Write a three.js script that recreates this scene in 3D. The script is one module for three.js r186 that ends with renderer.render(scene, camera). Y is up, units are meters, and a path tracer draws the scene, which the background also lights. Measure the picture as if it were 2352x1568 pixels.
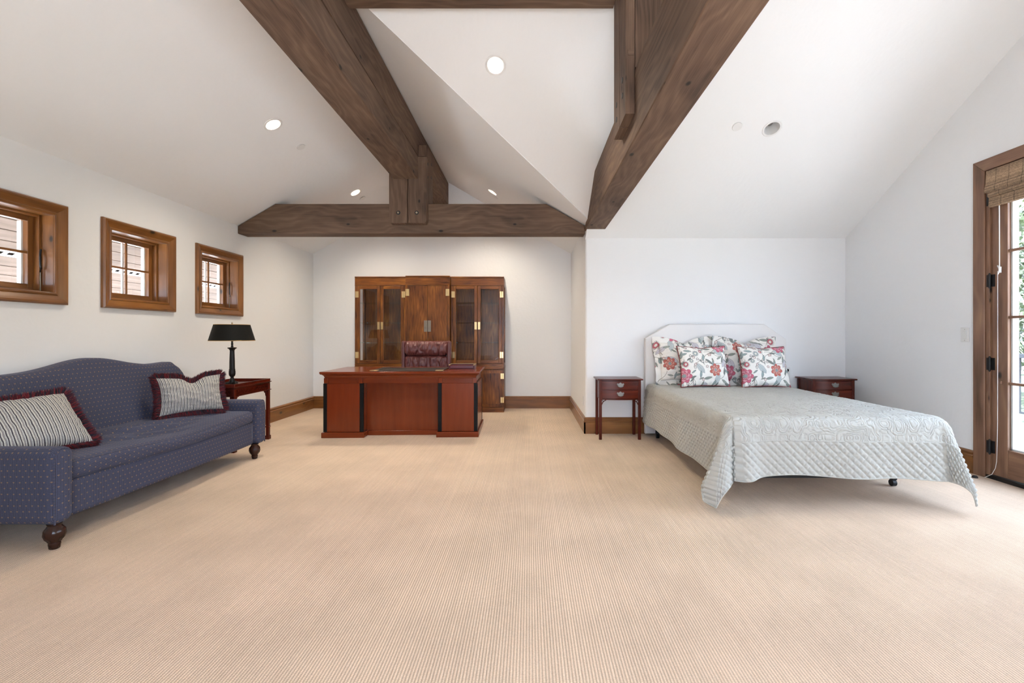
import * as THREE from 'three';
import { RoundedBoxGeometry } from 'three/addons/geometries/RoundedBoxGeometry.js';
import { mergeGeometries, toCreasedNormals } from 'three/addons/utils/BufferGeometryUtils.js';
import { RectAreaLightUniformsLib } from 'three/addons/lights/RectAreaLightUniformsLib.js';

// ───────── camera, sky, sun, exposure ─────────
const scene = new THREE.Scene();
const renderer = new THREE.WebGLRenderer({ antialias: true });
renderer.toneMapping = THREE.LinearToneMapping;
renderer.toneMappingExposure = 1.15;
renderer.shadowMap.enabled = true;
RectAreaLightUniformsLib.init();

const FOCAL = 1045;                                   // pixels, for a frame 1568 high
const camera = new THREE.PerspectiveCamera(2 * Math.atan(784 / FOCAL) * 180 / Math.PI, 2352 / 1568, 0.05, 200);
camera.position.set(0, 1.18, 0);
camera.lookAt(0, 1.18, -1);
camera.setViewOffset(2352, 1568, -39, 14, 2352, 1568);   // shifted lens: the view point lies right of and above the middle

scene.background = new THREE.Color().setRGB(0.80, 0.97, 1.235);   // bright even sky
scene.backgroundIntensity = 11;

const sun = new THREE.DirectionalLight(new THREE.Color().setRGB(0.875, 0.98, 1.14), 74);
sun.position.set(-2.0, 22, 14); sun.target.position.set(0, 0, -3);
sun.castShadow = true; sun.shadow.mapSize.set(2048, 2048);
Object.assign(sun.shadow.camera, { left: -22, right: 22, top: 22, bottom: -22, near: 1, far: 60 });
scene.add(sun, sun.target);

const LAMP_WARM = new THREE.Color().setRGB(1.0, 0.88, 0.71);
const LAMP_POWER = 9;                                // candela of each recessed lamp

// ───────── helpers ─────────
let seedState = 12345;
const rnd = () => { seedState = (seedState * 1664525 + 1013904223) >>> 0; return seedState / 4294967296; };
const clamp = (x, a = 0, b = 1) => Math.min(b, Math.max(a, x));
const mix = (a, b, t) => a + (b - a) * t;
const smooth = (a, b, x) => { const t = clamp((x - a) / (b - a)); return t * t * (3 - 2 * t); };
const hash = (i, j, s) => { let h = (i * 374761393 + j * 668265263 + s * 1442695041) | 0; h = Math.imul(h ^ (h >>> 13), 1274126177); return ((h ^ (h >>> 16)) >>> 0) / 4294967296; };
function noise(x, y, px, py, s) {                     // value noise that repeats after px, py cells
  const i = Math.floor(x), j = Math.floor(y), fx = x - i, fy = y - j, u = fx * fx * (3 - 2 * fx), v = fy * fy * (3 - 2 * fy);
  const w = (a, p) => ((a % p) + p) % p;
  const i0 = w(i, px), i1 = w(i + 1, px), j0 = w(j, py), j1 = w(j + 1, py);
  return mix(mix(hash(i0, j0, s), hash(i1, j0, s), u), mix(hash(i0, j1, s), hash(i1, j1, s), u), v);
}
function fbm(x, y, px, py, s, n = 4) {
  let a = 0, w = 0.5, t = 0;
  for (let k = 0; k < n; k++) { a += w * noise(x, y, px, py, s + k * 17); t += w; x *= 2; y *= 2; px *= 2; py *= 2; w *= 0.5; }
  return a / t;
}
const n3 = (x, y, s = 3) => fbm(x, y, 4096, 4096, s, 3) - 0.5;
const hex = (h) => [(h >> 16) & 255, (h >> 8) & 255, h & 255];
const ramp = (stops, t) => { t = clamp(t) * (stops.length - 1); const i = Math.min(stops.length - 2, Math.floor(t)), f = t - i; return [0, 1, 2].map((c) => mix(stops[i][c], stops[i + 1][c], f)); };

function texture(W, H, fn, metres, srgb = true) {     // fn(u, v) -> [r, g, b] of 0..255; metres = the size of one repeat
  const d = new Uint8Array(W * H * 4);
  for (let y = 0; y < H; y++) for (let x = 0; x < W; x++) {
    const c = fn((x + 0.5) / W, (y + 0.5) / H), k = (y * W + x) * 4;
    d[k] = clamp(c[0], 0, 255); d[k + 1] = clamp(c[1], 0, 255); d[k + 2] = clamp(c[2], 0, 255); d[k + 3] = 255;
  }
  const t = new THREE.DataTexture(d, W, H, THREE.RGBAFormat);
  t.wrapS = t.wrapT = THREE.RepeatWrapping; t.magFilter = THREE.LinearFilter; t.minFilter = THREE.LinearMipmapLinearFilter; t.generateMipmaps = true;
  if (srgb) t.colorSpace = THREE.SRGBColorSpace;
  t.repeat.set(1 / metres[0], 1 / metres[1]); t.needsUpdate = true;
  return t;
}
function woodTexture(seed, stops, { rings = 7, warp = 1.6, streak = 0.35, knots = 0, blotch = 0.3, ringAmt = 0.34, W = 1024, H = 512, metres = [2, 0.5] } = {}) {
  const st = stops.map(hex), kn = [];
  for (let k = 0; k < knots; k++) kn.push([hash(k, 1, seed), hash(k, 2, seed), 0.010 + 0.012 * hash(k, 3, seed)]);
  return texture(W, H, (u, v) => {
    let d = v * rings + warp * (fbm(u * 3, v * 2, 3, 2, seed, 4) - 0.5) * 2, dark = 0;
    for (const [ku, kv, kr] of kn) {
      let dx = (u - ku) * metres[0], dy = (v - kv) * metres[1];
      dx -= Math.round(dx / metres[0]) * metres[0]; dy -= Math.round(dy / metres[1]) * metres[1];
      const r = Math.hypot(dx * 0.55, dy);
      d += 1.2 * Math.exp(-r / (kr * 3)); dark += smooth(kr * 1.1, kr * 0.3, r) * 0.75 + 0.25 * Math.exp(-r / (kr * 2));
    }
    const ring = Math.pow(0.5 + 0.5 * Math.sin(d * 2 * Math.PI), 1.6);
    const fine = fbm(u * 14, v * 150, 14, 150, seed + 5, 2), bl = fbm(u * 5, v * 4, 5, 4, seed + 9, 3);
    const t = 0.52 + (ring - 0.4) * ringAmt + (fine - 0.5) * streak * 1.6 + (bl - 0.5) * blotch * 1.8;
    const c = ramp(st, t), k = 1 - clamp(dark) * 0.72;
    return [c[0] * k, c[1] * k, c[2] * k];
  }, metres);
}
const mat = (name, o) => { const m = new (o.clearcoat || o.sheen || o.transmission !== undefined || o.specularIntensity !== undefined ? THREE.MeshPhysicalMaterial : THREE.MeshStandardMaterial)(o); m.name = name; return m; };
const lin = (r, g, b) => new THREE.Color().setRGB(r, g, b);

const taken = new Map();
const numbered = (n) => { const k = taken.get(n) ?? 0; taken.set(n, k + 1); return k ? `${n}_${String(k).padStart(3, '0')}` : n; };
const shade = (o) => { o.castShadow = true; o.receiveShadow = true; return o; };
function mesh(name, geo, m, parent = scene) {
  const o = shade(new THREE.Mesh(Array.isArray(geo) ? join(geo) : geo, m));
  o.name = parent === scene ? numbered(name) : name; parent.add(o); return o;
}
function tag(o, label, category, group, kind) {
  Object.assign(o.userData, { label, category }); if (group) o.userData.group = group; if (kind) o.userData.kind = kind; return o;
}
function thing(name, label, category, [x, y, z] = [0, 0, 0], turn = 0, group) {
  const g = new THREE.Group(); g.name = numbered(name); g.position.set(x, y, z); g.rotation.y = turn; scene.add(g);
  return tag(g, label, category, group);
}
function copyOf(root, [x, y, z], turn, label, group) {
  const r = root.clone(); r.name = numbered(root.name.replace(/_\d{3}$/, '')); r.position.set(x, y, z); r.rotation.y = turn; r.userData = { ...root.userData, label };
  if (group) r.userData.group = group; scene.add(r); return r;
}
const structure = (o, label, category) => tag(o, label, category, undefined, 'structure');

function plain(g) {                                   // non-indexed with position, normal, uv only
  g = g.index ? g.toNonIndexed() : g;
  for (const k of Object.keys(g.attributes)) if (!['position', 'normal', 'uv', 'color'].includes(k)) g.deleteAttribute(k);
  if (!g.attributes.normal) g.computeVertexNormals();
  if (!g.attributes.uv) g.setAttribute('uv', new THREE.BufferAttribute(new Float32Array(g.attributes.position.count * 2), 2));
  g.clearGroups(); return g;
}
const join = (list) => list.length === 1 ? list[0] : mergeGeometries(list.map(plain));
function uvBox(g, grain = 'y', ou = rnd() * 3, ov = rnd() * 3) {   // uv in metres, u along the grain
  g = plain(g); const p = g.attributes.position, uv = g.attributes.uv, ax = { x: 0, y: 1, z: 2 }[grain];
  const a = new THREE.Vector3(), b = new THREE.Vector3(), c = new THREE.Vector3(), n = new THREE.Vector3();
  for (let i = 0; i < p.count; i += 3) {
    a.fromBufferAttribute(p, i); b.fromBufferAttribute(p, i + 1); c.fromBufferAttribute(p, i + 2);
    n.copy(b).sub(a).cross(c.clone().sub(a)); const m = [Math.abs(n.x), Math.abs(n.y), Math.abs(n.z)];
    let k = m.indexOf(Math.max(...m)), U = ax, Vv;
    if (k === ax) { U = (ax + 1) % 3; Vv = (ax + 2) % 3; } else Vv = 3 - ax - k;
    for (let j = 0; j < 3; j++) { const q = [p.getX(i + j), p.getY(i + j), p.getZ(i + j)]; uv.setXY(i + j, q[U] + ou, q[Vv] + ov + k * 0.13); }
  }
  return g;
}
function box(w, h, d, x = 0, y = 0, z = 0, o = {}) {  // centred at x, y, z
  const r = o.r ?? Math.min(0.004, w / 4, h / 4, d / 4);
  let g = r > 0 ? new RoundedBoxGeometry(w, h, d, o.seg ?? 1, r) : new THREE.BoxGeometry(w, h, d);
  const grain = o.grain ?? (w >= h && w >= d ? 'x' : h >= d ? 'y' : 'z');
  g = uvBox(g, grain);
  if (o.rx) g.rotateX(o.rx); if (o.ry) g.rotateY(o.ry); if (o.rz) g.rotateZ(o.rz);
  return g.translate(x, y, z);
}
const span = (x0, x1, y0, y1, z0, z1, o) => box(Math.abs(x1 - x0), Math.abs(y1 - y0), Math.abs(z1 - z0), (x0 + x1) / 2, (y0 + y1) / 2, (z0 + z1) / 2, o);
function lathe(pts, seg = 32, smoothOne = true) {
  const g = new THREE.LatheGeometry(pts.map(([r, y]) => new THREE.Vector2(Math.max(r, 0.0001), y)), seg);
  return plain(smoothOne ? toCreasedNormals(g, 0.7) : g);
}
function cyl(r0, r1, h, x, y, z, seg = 20, o = {}) {
  const g = plain(new THREE.CylinderGeometry(r0, r1, h, seg)); if (o.rx) g.rotateX(o.rx); if (o.rz) g.rotateZ(o.rz); return g.translate(x, y, z);
}
const tube = (pts, r, seg = 24, rad = 8, closed = false) => plain(new THREE.TubeGeometry(new THREE.CatmullRomCurve3(pts.map((p) => new THREE.Vector3(...p)), closed), seg, r, rad, closed));
function poly(points, depth, o = {}) {                 // 2-D outline in x, y pushed along +z
  const s = new THREE.Shape(points.map(([x, y]) => new THREE.Vector2(x, y)));
  for (const h of o.holes ?? []) s.holes.push(h.r ? new THREE.Path().absarc(h.x, h.y, h.r, 0, Math.PI * 2, true) : new THREE.Path(h.map(([x, y]) => new THREE.Vector2(x, y))));
  const b = o.bevel ?? 0;
  const g = new THREE.ExtrudeGeometry(s, { depth: depth - 2 * b, bevelEnabled: b > 0, bevelSize: b, bevelThickness: b, bevelOffset: -b, bevelSegments: o.seg ?? 1, curveSegments: o.curve ?? 16, steps: o.steps ?? 1 });
  return plain(g.translate(0, 0, b));
}
function panel(points, normal, thick, holes = []) {    // a flat slab through 3-D points; its face at the points, its body behind along -normal
  const P = points.map((p) => new THREE.Vector3(...p)), n = new THREE.Vector3(...normal).normalize(), o = P[0];
  const ex = new THREE.Vector3(Math.abs(n.y) > 0.9 ? 1 : 0, Math.abs(n.y) > 0.9 ? 0 : 1, 0); ex.addScaledVector(n, -ex.dot(n)).normalize();
  const ey = new THREE.Vector3().crossVectors(n, ex), to = (p) => { const d = p.clone().sub(o); return [d.dot(ex), d.dot(ey)]; };
  const hs = holes.map((h) => h.r ? (([x, y]) => ({ x, y, r: h.r }))(to(new THREE.Vector3(...h.at))) : h.map((q) => to(new THREE.Vector3(...q))));
  const g = poly(P.map(to), thick, { holes: hs, curve: 24 });
  g.translate(0, 0, -thick).applyMatrix4(new THREE.Matrix4().makeBasis(ex, ey, n).setPosition(o));
  return uvBox(g, 'y', 0, 0);
}
function smoothNormals(g) {                            // one normal per place, also across uv seams
  g.computeVertexNormals(); const p = g.attributes.position, n = g.attributes.normal, m = new Map(), key = (i) => `${Math.round(p.getX(i) * 2e4)},${Math.round(p.getY(i) * 2e4)},${Math.round(p.getZ(i) * 2e4)}`;
  for (let i = 0; i < p.count; i++) { const k = key(i), v = m.get(k) ?? [0, 0, 0]; v[0] += n.getX(i); v[1] += n.getY(i); v[2] += n.getZ(i); m.set(k, v); }
  for (let i = 0; i < p.count; i++) { const v = m.get(key(i)), l = Math.hypot(...v) || 1; n.setXYZ(i, v[0] / l, v[1] / l, v[2] / l); }
  return g;
}
function softBox(w, h, d, r, nx, ny, nz, fn, grain = 'y') {   // rounded, finely divided, then shaped by fn(v)
  let g = new THREE.BoxGeometry(w, h, d, nx, ny, nz); const p = g.attributes.position, v = new THREE.Vector3(), c = new THREE.Vector3();
  for (let i = 0; i < p.count; i++) {
    v.fromBufferAttribute(p, i); c.set(clamp(v.x, -w / 2 + r, w / 2 - r), clamp(v.y, -h / 2 + r, h / 2 - r), clamp(v.z, -d / 2 + r, d / 2 - r));
    const o = v.clone().sub(c); if (o.lengthSq() > 0) v.copy(c).addScaledVector(o.normalize(), r);
    p.setXYZ(i, v.x, v.y, v.z);
  }
  g = uvBox(g, grain, 0.3, 0.2);
  const q = g.attributes.position;
  if (fn) for (let i = 0; i < q.count; i++) { v.fromBufferAttribute(q, i); fn(v); q.setXYZ(i, v.x, v.y, v.z); }
  return smoothNormals(g);
}
function grid(nu, nv, fn, uvfn) {                      // surface from fn(u, v) -> [x, y, z]
  const pos = [], uv = [], ix = [];
  for (let j = 0; j <= nv; j++) for (let i = 0; i <= nu; i++) { pos.push(...fn(i / nu, j / nv)); uv.push(...(uvfn ? uvfn(i / nu, j / nv) : [i / nu, j / nv])); }
  for (let j = 0; j < nv; j++) for (let i = 0; i < nu; i++) { const a = j * (nu + 1) + i, b = a + 1, c = a + nu + 1, d = c + 1; ix.push(a, b, d, a, d, c); }
  const g = new THREE.BufferGeometry(); g.setAttribute('position', new THREE.Float32BufferAttribute(pos, 3)); g.setAttribute('uv', new THREE.Float32BufferAttribute(uv, 2)); g.setIndex(ix); g.computeVertexNormals();
  return g;
}
function mitred(w, h, profile) {                       // four mitred sides of a moulding round a w × h opening (x, y), profile points [outward, proud]
  const sides = [];
  for (let k = 0; k < 4; k++) {
    const along = k % 2 ? h : w, off = k % 2 ? w : h, n = profile.length, pos = [];
    const A = profile.map(([o, p]) => new THREE.Vector3(-(along / 2 + o), -(off / 2 + o), p)), B = profile.map(([o, p]) => new THREE.Vector3(along / 2 + o, -(off / 2 + o), p));
    for (let i = 0; i < n; i++) { const j = (i + 1) % n; for (const v of [A[i], B[i], B[j], A[i], B[j], A[j]]) pos.push(v.x, v.y, v.z); }
    let g = new THREE.BufferGeometry(); g.setAttribute('position', new THREE.Float32BufferAttribute(pos, 3)); g.computeVertexNormals();
    g = uvBox(plain(g), 'x'); g.rotateZ(k * Math.PI / 2); sides.push(g);
  }
  return sides;
}
function strip(profile, length) {                      // profile [proud, y] pushed along x from 0, standing proud to +z
  return uvBox(poly(profile.map(([d, y]) => [-d, y]), length).rotateY(Math.PI / 2), 'x');
}
const place = (g, [x, y, z], turn = 0) => g.rotateY(turn).translate(x, y, z);

// ───────── materials ─────────
const plasterBump = texture(512, 512, (u, v) => { const t = 255 * (0.55 * fbm(u * 6, v * 6, 6, 6, 41, 4) + 0.45 * fbm(u * 40, v * 40, 40, 40, 43, 2)); return [t, t, t]; }, [1.3, 1.3], false);
const carpetTex = texture(1024, 1024, (u, v) => {
  const ribs = 64, x = u * ribs, across = 0.5 - 0.5 * Math.cos(x * 2 * Math.PI), col = Math.floor(x);
  const bead = 0.5 + 0.5 * Math.sin((v * 96 + hash(col, 0, 5)) * 2 * Math.PI), h = Math.pow(across, 0.7) * (0.72 + 0.28 * bead);
  const big = fbm(u * 3, v * 3, 3, 3, 71, 4), fz = noise(u * 300, v * 300, 300, 300, 72);
  const t = 0.755 + 0.19 * h + (big - 0.5) * 0.08 + (fz - 0.5) * 0.08 + (hash(col, 3, 6) - 0.5) * 0.03;
  return [240 * t, 213 * t, 186 * t];
}, [0.736, 0.736]);
const carpetBump = texture(1024, 1024, (u, v) => {
  const x = u * 64, across = 0.5 - 0.5 * Math.cos(x * 2 * Math.PI), bead = 0.5 + 0.5 * Math.sin((v * 96 + hash(Math.floor(x), 0, 5)) * 2 * Math.PI);
  const t = 235 * Math.pow(across, 0.7) * (0.7 + 0.3 * bead) + 20 * noise(u * 300, v * 300, 300, 300, 72); return [t, t, t];
}, [0.736, 0.736], false);
const W = {
  beam: woodTexture(11, [0x32251d, 0x5b4638, 0x6d5645, 0x836b57], { rings: 9, warp: 2.6, streak: 0.22, ringAmt: 0.22, knots: 2, blotch: 0.34 }),
  alder: woodTexture(23, [0x402410, 0x75481f, 0x875628, 0xa06b35], { rings: 5, warp: 1.3, streak: 0.16, ringAmt: 0.2, knots: 4, blotch: 0.4 }),
  doorWood: woodTexture(29, [0x46321f, 0x755440, 0x8a6750, 0xa3805f], { rings: 5, warp: 1.3, streak: 0.18, ringAmt: 0.2, knots: 4, blotch: 0.5 }),
  pecan: woodTexture(37, [0x2a1508, 0x5f3414, 0x77461c, 0x986229], { rings: 14, warp: 1.9, streak: 0.34, ringAmt: 0.13, blotch: 0.62, W: 1024, H: 1024, metres: [1.3, 0.65] }),
  cherry: woodTexture(43, [0x4d1c0b, 0x6b2b12, 0x773216, 0x843d1c], { rings: 6, warp: 0.8, streak: 0.12, ringAmt: 0.10, blotch: 0.3 }),
  mahogany: woodTexture(53, [0x200704, 0x43140a, 0x581c0e, 0x6a2815], { rings: 8, warp: 0.9, streak: 0.2, ringAmt: 0.15, blotch: 0.35 }),
  soffit: woodTexture(61, [0x33251d, 0x4d3a28, 0x594637, 0x665545], { rings: 7, warp: 1.2, streak: 0.25, ringAmt: 0.2, blotch: 0.4, H: 256 }),
};
const fabricTex = texture(512, 512, (u, v) => {        // 0.132 m repeat: fine pinstripe with staggered tan dashes; u runs along the stripe
  const s = (v * 24) % 1, line = s < 0.34 ? 1 : 0, weave = noise(u * 128, v * 128, 128, 128, 81) - 0.5;
  let c = line ? [38, 39, 50] : [74, 78, 101];
  const row = Math.floor(u * 6), uu = (u * 6) % 1, vv = (v * 4 + (row % 2) * 0.5) % 1;
  const a = Math.abs(vv - 0.5) / 0.13, b = Math.abs(uu - 0.5) / 0.075, tip = Math.max(Math.abs(vv - 0.5) / 0.035, Math.abs(uu - 0.46) / 0.14);
  if (Math.max(a, b) < 1 || tip < 1) c = [132, 108, 88];
  const k = 1 + weave * 0.22; return [c[0] * k, c[1] * k, c[2] * k];
}, [0.19, 0.132]);
const pillowStripe = texture(512, 128, (u, v) => {
  const s = (v * 8) % 1, w = 1 + (noise(u * 128, v * 64, 128, 64, 91) - 0.5) * 0.16;
  const c = s < 0.16 ? [58, 50, 58] : s < 0.24 ? [150, 152, 152] : s < 0.52 ? [196, 194, 184] : s < 0.6 ? [118, 110, 112] : s < 0.68 ? [176, 174, 168] : s < 0.74 ? [96, 92, 104] : [184, 184, 178];
  return c.map((x) => x * w);
}, [0.5, 0.19]);
const leatherBump = texture(256, 256, (u, v) => { const t = 255 * fbm(u * 24, v * 24, 24, 24, 97, 3); return [t, t, t]; }, [0.12, 0.12], false);
const clothBump = texture(256, 256, (u, v) => { const t = 127 + 60 * Math.sin(u * 64 * 2 * Math.PI) * 0.5 + 60 * Math.sin(v * 64 * 2 * Math.PI) * 0.5; return [t, t, t]; }, [0.1, 0.1], false);

const M = {
  wall: mat('white wall plaster', { color: lin(0.83, 0.83, 0.825), roughness: 0.9, bumpMap: plasterBump, bumpScale: 0.002 }),
  ceiling: mat('white ceiling plaster', { color: lin(0.87, 0.87, 0.86), roughness: 0.92, bumpMap: plasterBump, bumpScale: 0.002 }),
  carpet: mat('ribbed beige carpet', { map: carpetTex, roughness: 1, bumpMap: carpetBump, bumpScale: 0.0022, sheen: 0.2, sheenRoughness: 0.8, sheenColor: lin(0.9, 0.8, 0.7) }),
  beam: mat('rough brown timber', { map: W.beam, roughness: 0.78, bumpMap: W.beam, bumpScale: 0.004 }),
  alder: mat('varnished knotty alder', { map: W.alder, roughness: 0.32, bumpMap: W.alder, bumpScale: 0.0006, clearcoat: 0.35, clearcoatRoughness: 0.2 }),
  doorWood: mat('weathered stained alder', { map: W.doorWood, roughness: 0.42, bumpMap: W.doorWood, bumpScale: 0.0008 }),
  pecan: mat('figured brown cabinet wood', { map: W.pecan, roughness: 0.33, bumpMap: W.pecan, bumpScale: 0.0005, specularIntensity: 0.8 }),
  cherry: mat('polished red cherry', { map: W.cherry, roughness: 0.2, specularIntensity: 0.8 }),
  mahogany: mat('dark polished mahogany', { map: W.mahogany, roughness: 0.27, specularIntensity: 0.75 }),
  soffit: mat('brown soffit board', { map: W.soffit, roughness: 0.8, bumpMap: W.soffit, bumpScale: 0.002 }),
  espresso: mat('espresso stained foot', { color: lin(0.03, 0.011, 0.007), roughness: 0.2, specularIntensity: 0.7 }),
  ebony: mat('black lacquer strip', { color: lin(0.006, 0.006, 0.006), roughness: 0.5, specularIntensity: 0.3 }),
  blackMetal: mat('black hinge metal', { color: lin(0.012, 0.013, 0.015), roughness: 0.5, metalness: 0.3 }),
  bronze: mat('dark bronze', { color: lin(0.022, 0.020, 0.020), roughness: 0.42, metalness: 0.55 }),
  brass: mat('polished brass', { color: lin(0.80, 0.60, 0.30), roughness: 0.28, metalness: 1 }),
  oldBrass: mat('tarnished brass', { color: lin(0.28, 0.24, 0.19), roughness: 0.4, metalness: 1 }),
  nickel: mat('old silver pull', { color: lin(0.30, 0.29, 0.27), roughness: 0.32, metalness: 1 }),
  sofa: mat('navy pinstripe upholstery', { map: fabricTex, roughness: 0.95, sheen: 0.4, sheenRoughness: 0.6, sheenColor: lin(0.35, 0.38, 0.5) }),
  stripe: mat('cream and navy striped cloth', { map: pillowStripe, roughness: 0.9, sheen: 0.3, sheenRoughness: 0.6 }),
  leather: mat('burgundy leather', { color: lin(0.125, 0.034, 0.031), roughness: 0.36, bumpMap: leatherBump, bumpScale: 0.0012, clearcoat: 0.15, clearcoatRoughness: 0.35 }),
  padLeather: mat('black leather pad', { color: lin(0.022, 0.016, 0.014), roughness: 0.45 }),
  redLeather: mat('oxblood leather', { color: lin(0.09, 0.012, 0.016), roughness: 0.3 }),
  glass: mat('clear glass pane', { color: 0xffffff, transmission: 1, thickness: 0, roughness: 0, ior: 1.5 }),
  shelfGlass: mat('greenish glass shelf', { color: lin(0.86, 0.95, 0.92), transmission: 1, thickness: 0, roughness: 0.02, ior: 1.5 }),
  linen: mat('white slipcover linen', { color: lin(0.80, 0.78, 0.76), roughness: 0.95, bumpMap: clothBump, bumpScale: 0.0005 }),
  white: mat('white enamel', { color: lin(0.80, 0.79, 0.77), roughness: 0.45 }),
  plastic: mat('ivory plastic', { color: lin(0.76, 0.75, 0.72), roughness: 0.35 }),
  outside: mat('pale exterior window paint', { color: lin(0.62, 0.64, 0.62), roughness: 0.6 }),
  lampBlack: mat('black shade card', { color: lin(0.006, 0.006, 0.005), roughness: 0.6, specularIntensity: 0.35 }),
  gold: mat('gold shade lining', { color: lin(0.62, 0.40, 0.15), roughness: 0.45, metalness: 0.6 }),
  lampGlow: mat('lit lamp lens', { color: lin(0.9, 0.85, 0.75), emissive: lin(1.0, 0.86, 0.66), emissiveIntensity: 3.2, roughness: 0.6 }),
  dullLens: mat('unlit lamp lens', { color: lin(0.72, 0.72, 0.70), roughness: 0.3 }),
  bolt: mat('bolt head', { color: lin(0.45, 0.38, 0.27), roughness: 0.45, metalness: 0.9 }),
};
// ───────── the room (x right, depth Z away from the camera = -z) ─────────
const XL = -3.5, XA = 0.68, XR = 3.81, ZA = 7.38, ZB = 5.48, ZR = -1.2;      // left wall, alcove's right wall, right wall, alcove back, bed wall, wall behind the camera
const RX = -1.41, RY = 3.72, S = 0.583, EAVE = RY - S * (RX - XL), BEDTOP = 2.35;
const ZC = ZB - (RY - BEDTOP) / S;                                          // cross ridge
const ZV = ZB - (EAVE - BEDTOP) / S;                                        // where the valley starts
const S2 = (RY - BEDTOP) / (ZC - ZR);                                       // gentler slope behind the ridge
const XV = RX + (RY - BEDTOP) / S;                                          // valley end at the wall behind
const Yleft = (x) => RY + S * (x - RX), Yright = (x) => RY - S * (x - RX), Ybed = (Z) => BEDTOP + S * (ZB - Z);
const L = (x, y, Z) => [x, y, -Z];

// recessed lamps and cover discs: [x, Z, plane]
const lampSpots = [[-2.39, 4.25, 'left'], [-2.39, 6.27, 'left'], [-0.515, 6.41, 'right'], [-0.273, 3.71, 'bed'], [2.247, 4.207, 'bed']];
const planeOf = { left: { y: (x) => Yleft(x), n: [S, -1, 0] }, right: { y: (x) => Yright(x), n: [-S, -1, 0] }, bed: { y: (x, Z) => Ybed(Z), n: [0, -1, -S * -1] } };
planeOf.bed.n = [0, -1, S];                                                 // faces down and towards the camera
const holesOn = (k) => lampSpots.filter((l) => l[2] === k).map(([x, Z]) => ({ at: L(x, planeOf[k].y(x, Z), Z), r: 0.069 }));
{
  const t = 0.16, e = 0.2;
  const g = [
    panel([L(XL - e, Yleft(XL - e), ZA + e), L(RX, RY, ZA + e), L(RX, RY, ZR - e), L(XL - e, Yleft(XL - e), ZR - e)], planeOf.left.n, t, holesOn('left')),
    panel([L(RX, RY, ZA + e), L(XA + 0.02, Yright(XA + 0.02), ZA + e), L(XA + 0.02, Yright(XA + 0.02), ZV), L(RX, RY, ZC)], planeOf.right.n, t, holesOn('right')),
    panel([L(RX, RY, ZC), L(XA, EAVE, ZV), L(XA, Ybed(ZB + 0.15), ZB + 0.15), L(XR + e, Ybed(ZB + 0.15), ZB + 0.15), L(XR + e, RY, ZC)], planeOf.bed.n, t, holesOn('bed')),
    panel([L(RX, RY, ZC), L(XR + e, RY, ZC), L(XR + e, RY - S2 * (ZC - ZR + e), ZR - e), L(XV + S2 * e / S, RY - S2 * (ZC - ZR + e), ZR - e)], [0, -1, -S2], t),
    panel([L(RX, RY, ZC), L(XV + S2 * e / S, RY - S2 * (ZC - ZR + e), ZR - e), L(RX, RY, ZR - e)], planeOf.right.n, t),
  ];
  structure(mesh('ceiling', g, M.ceiling), 'white sloping plaster ceiling folded under two crossing roof ridges', 'ceiling');
}
structure(mesh('floor', uvBox(new THREE.BoxGeometry(XR - XL + 0.5, 0.2, ZA - ZR + 0.5).translate((XL + XR) / 2, -0.1, -(ZA + ZR) / 2), 'x', 0, 0), M.carpet), 'ribbed beige wall to wall carpet', 'carpet');

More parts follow.
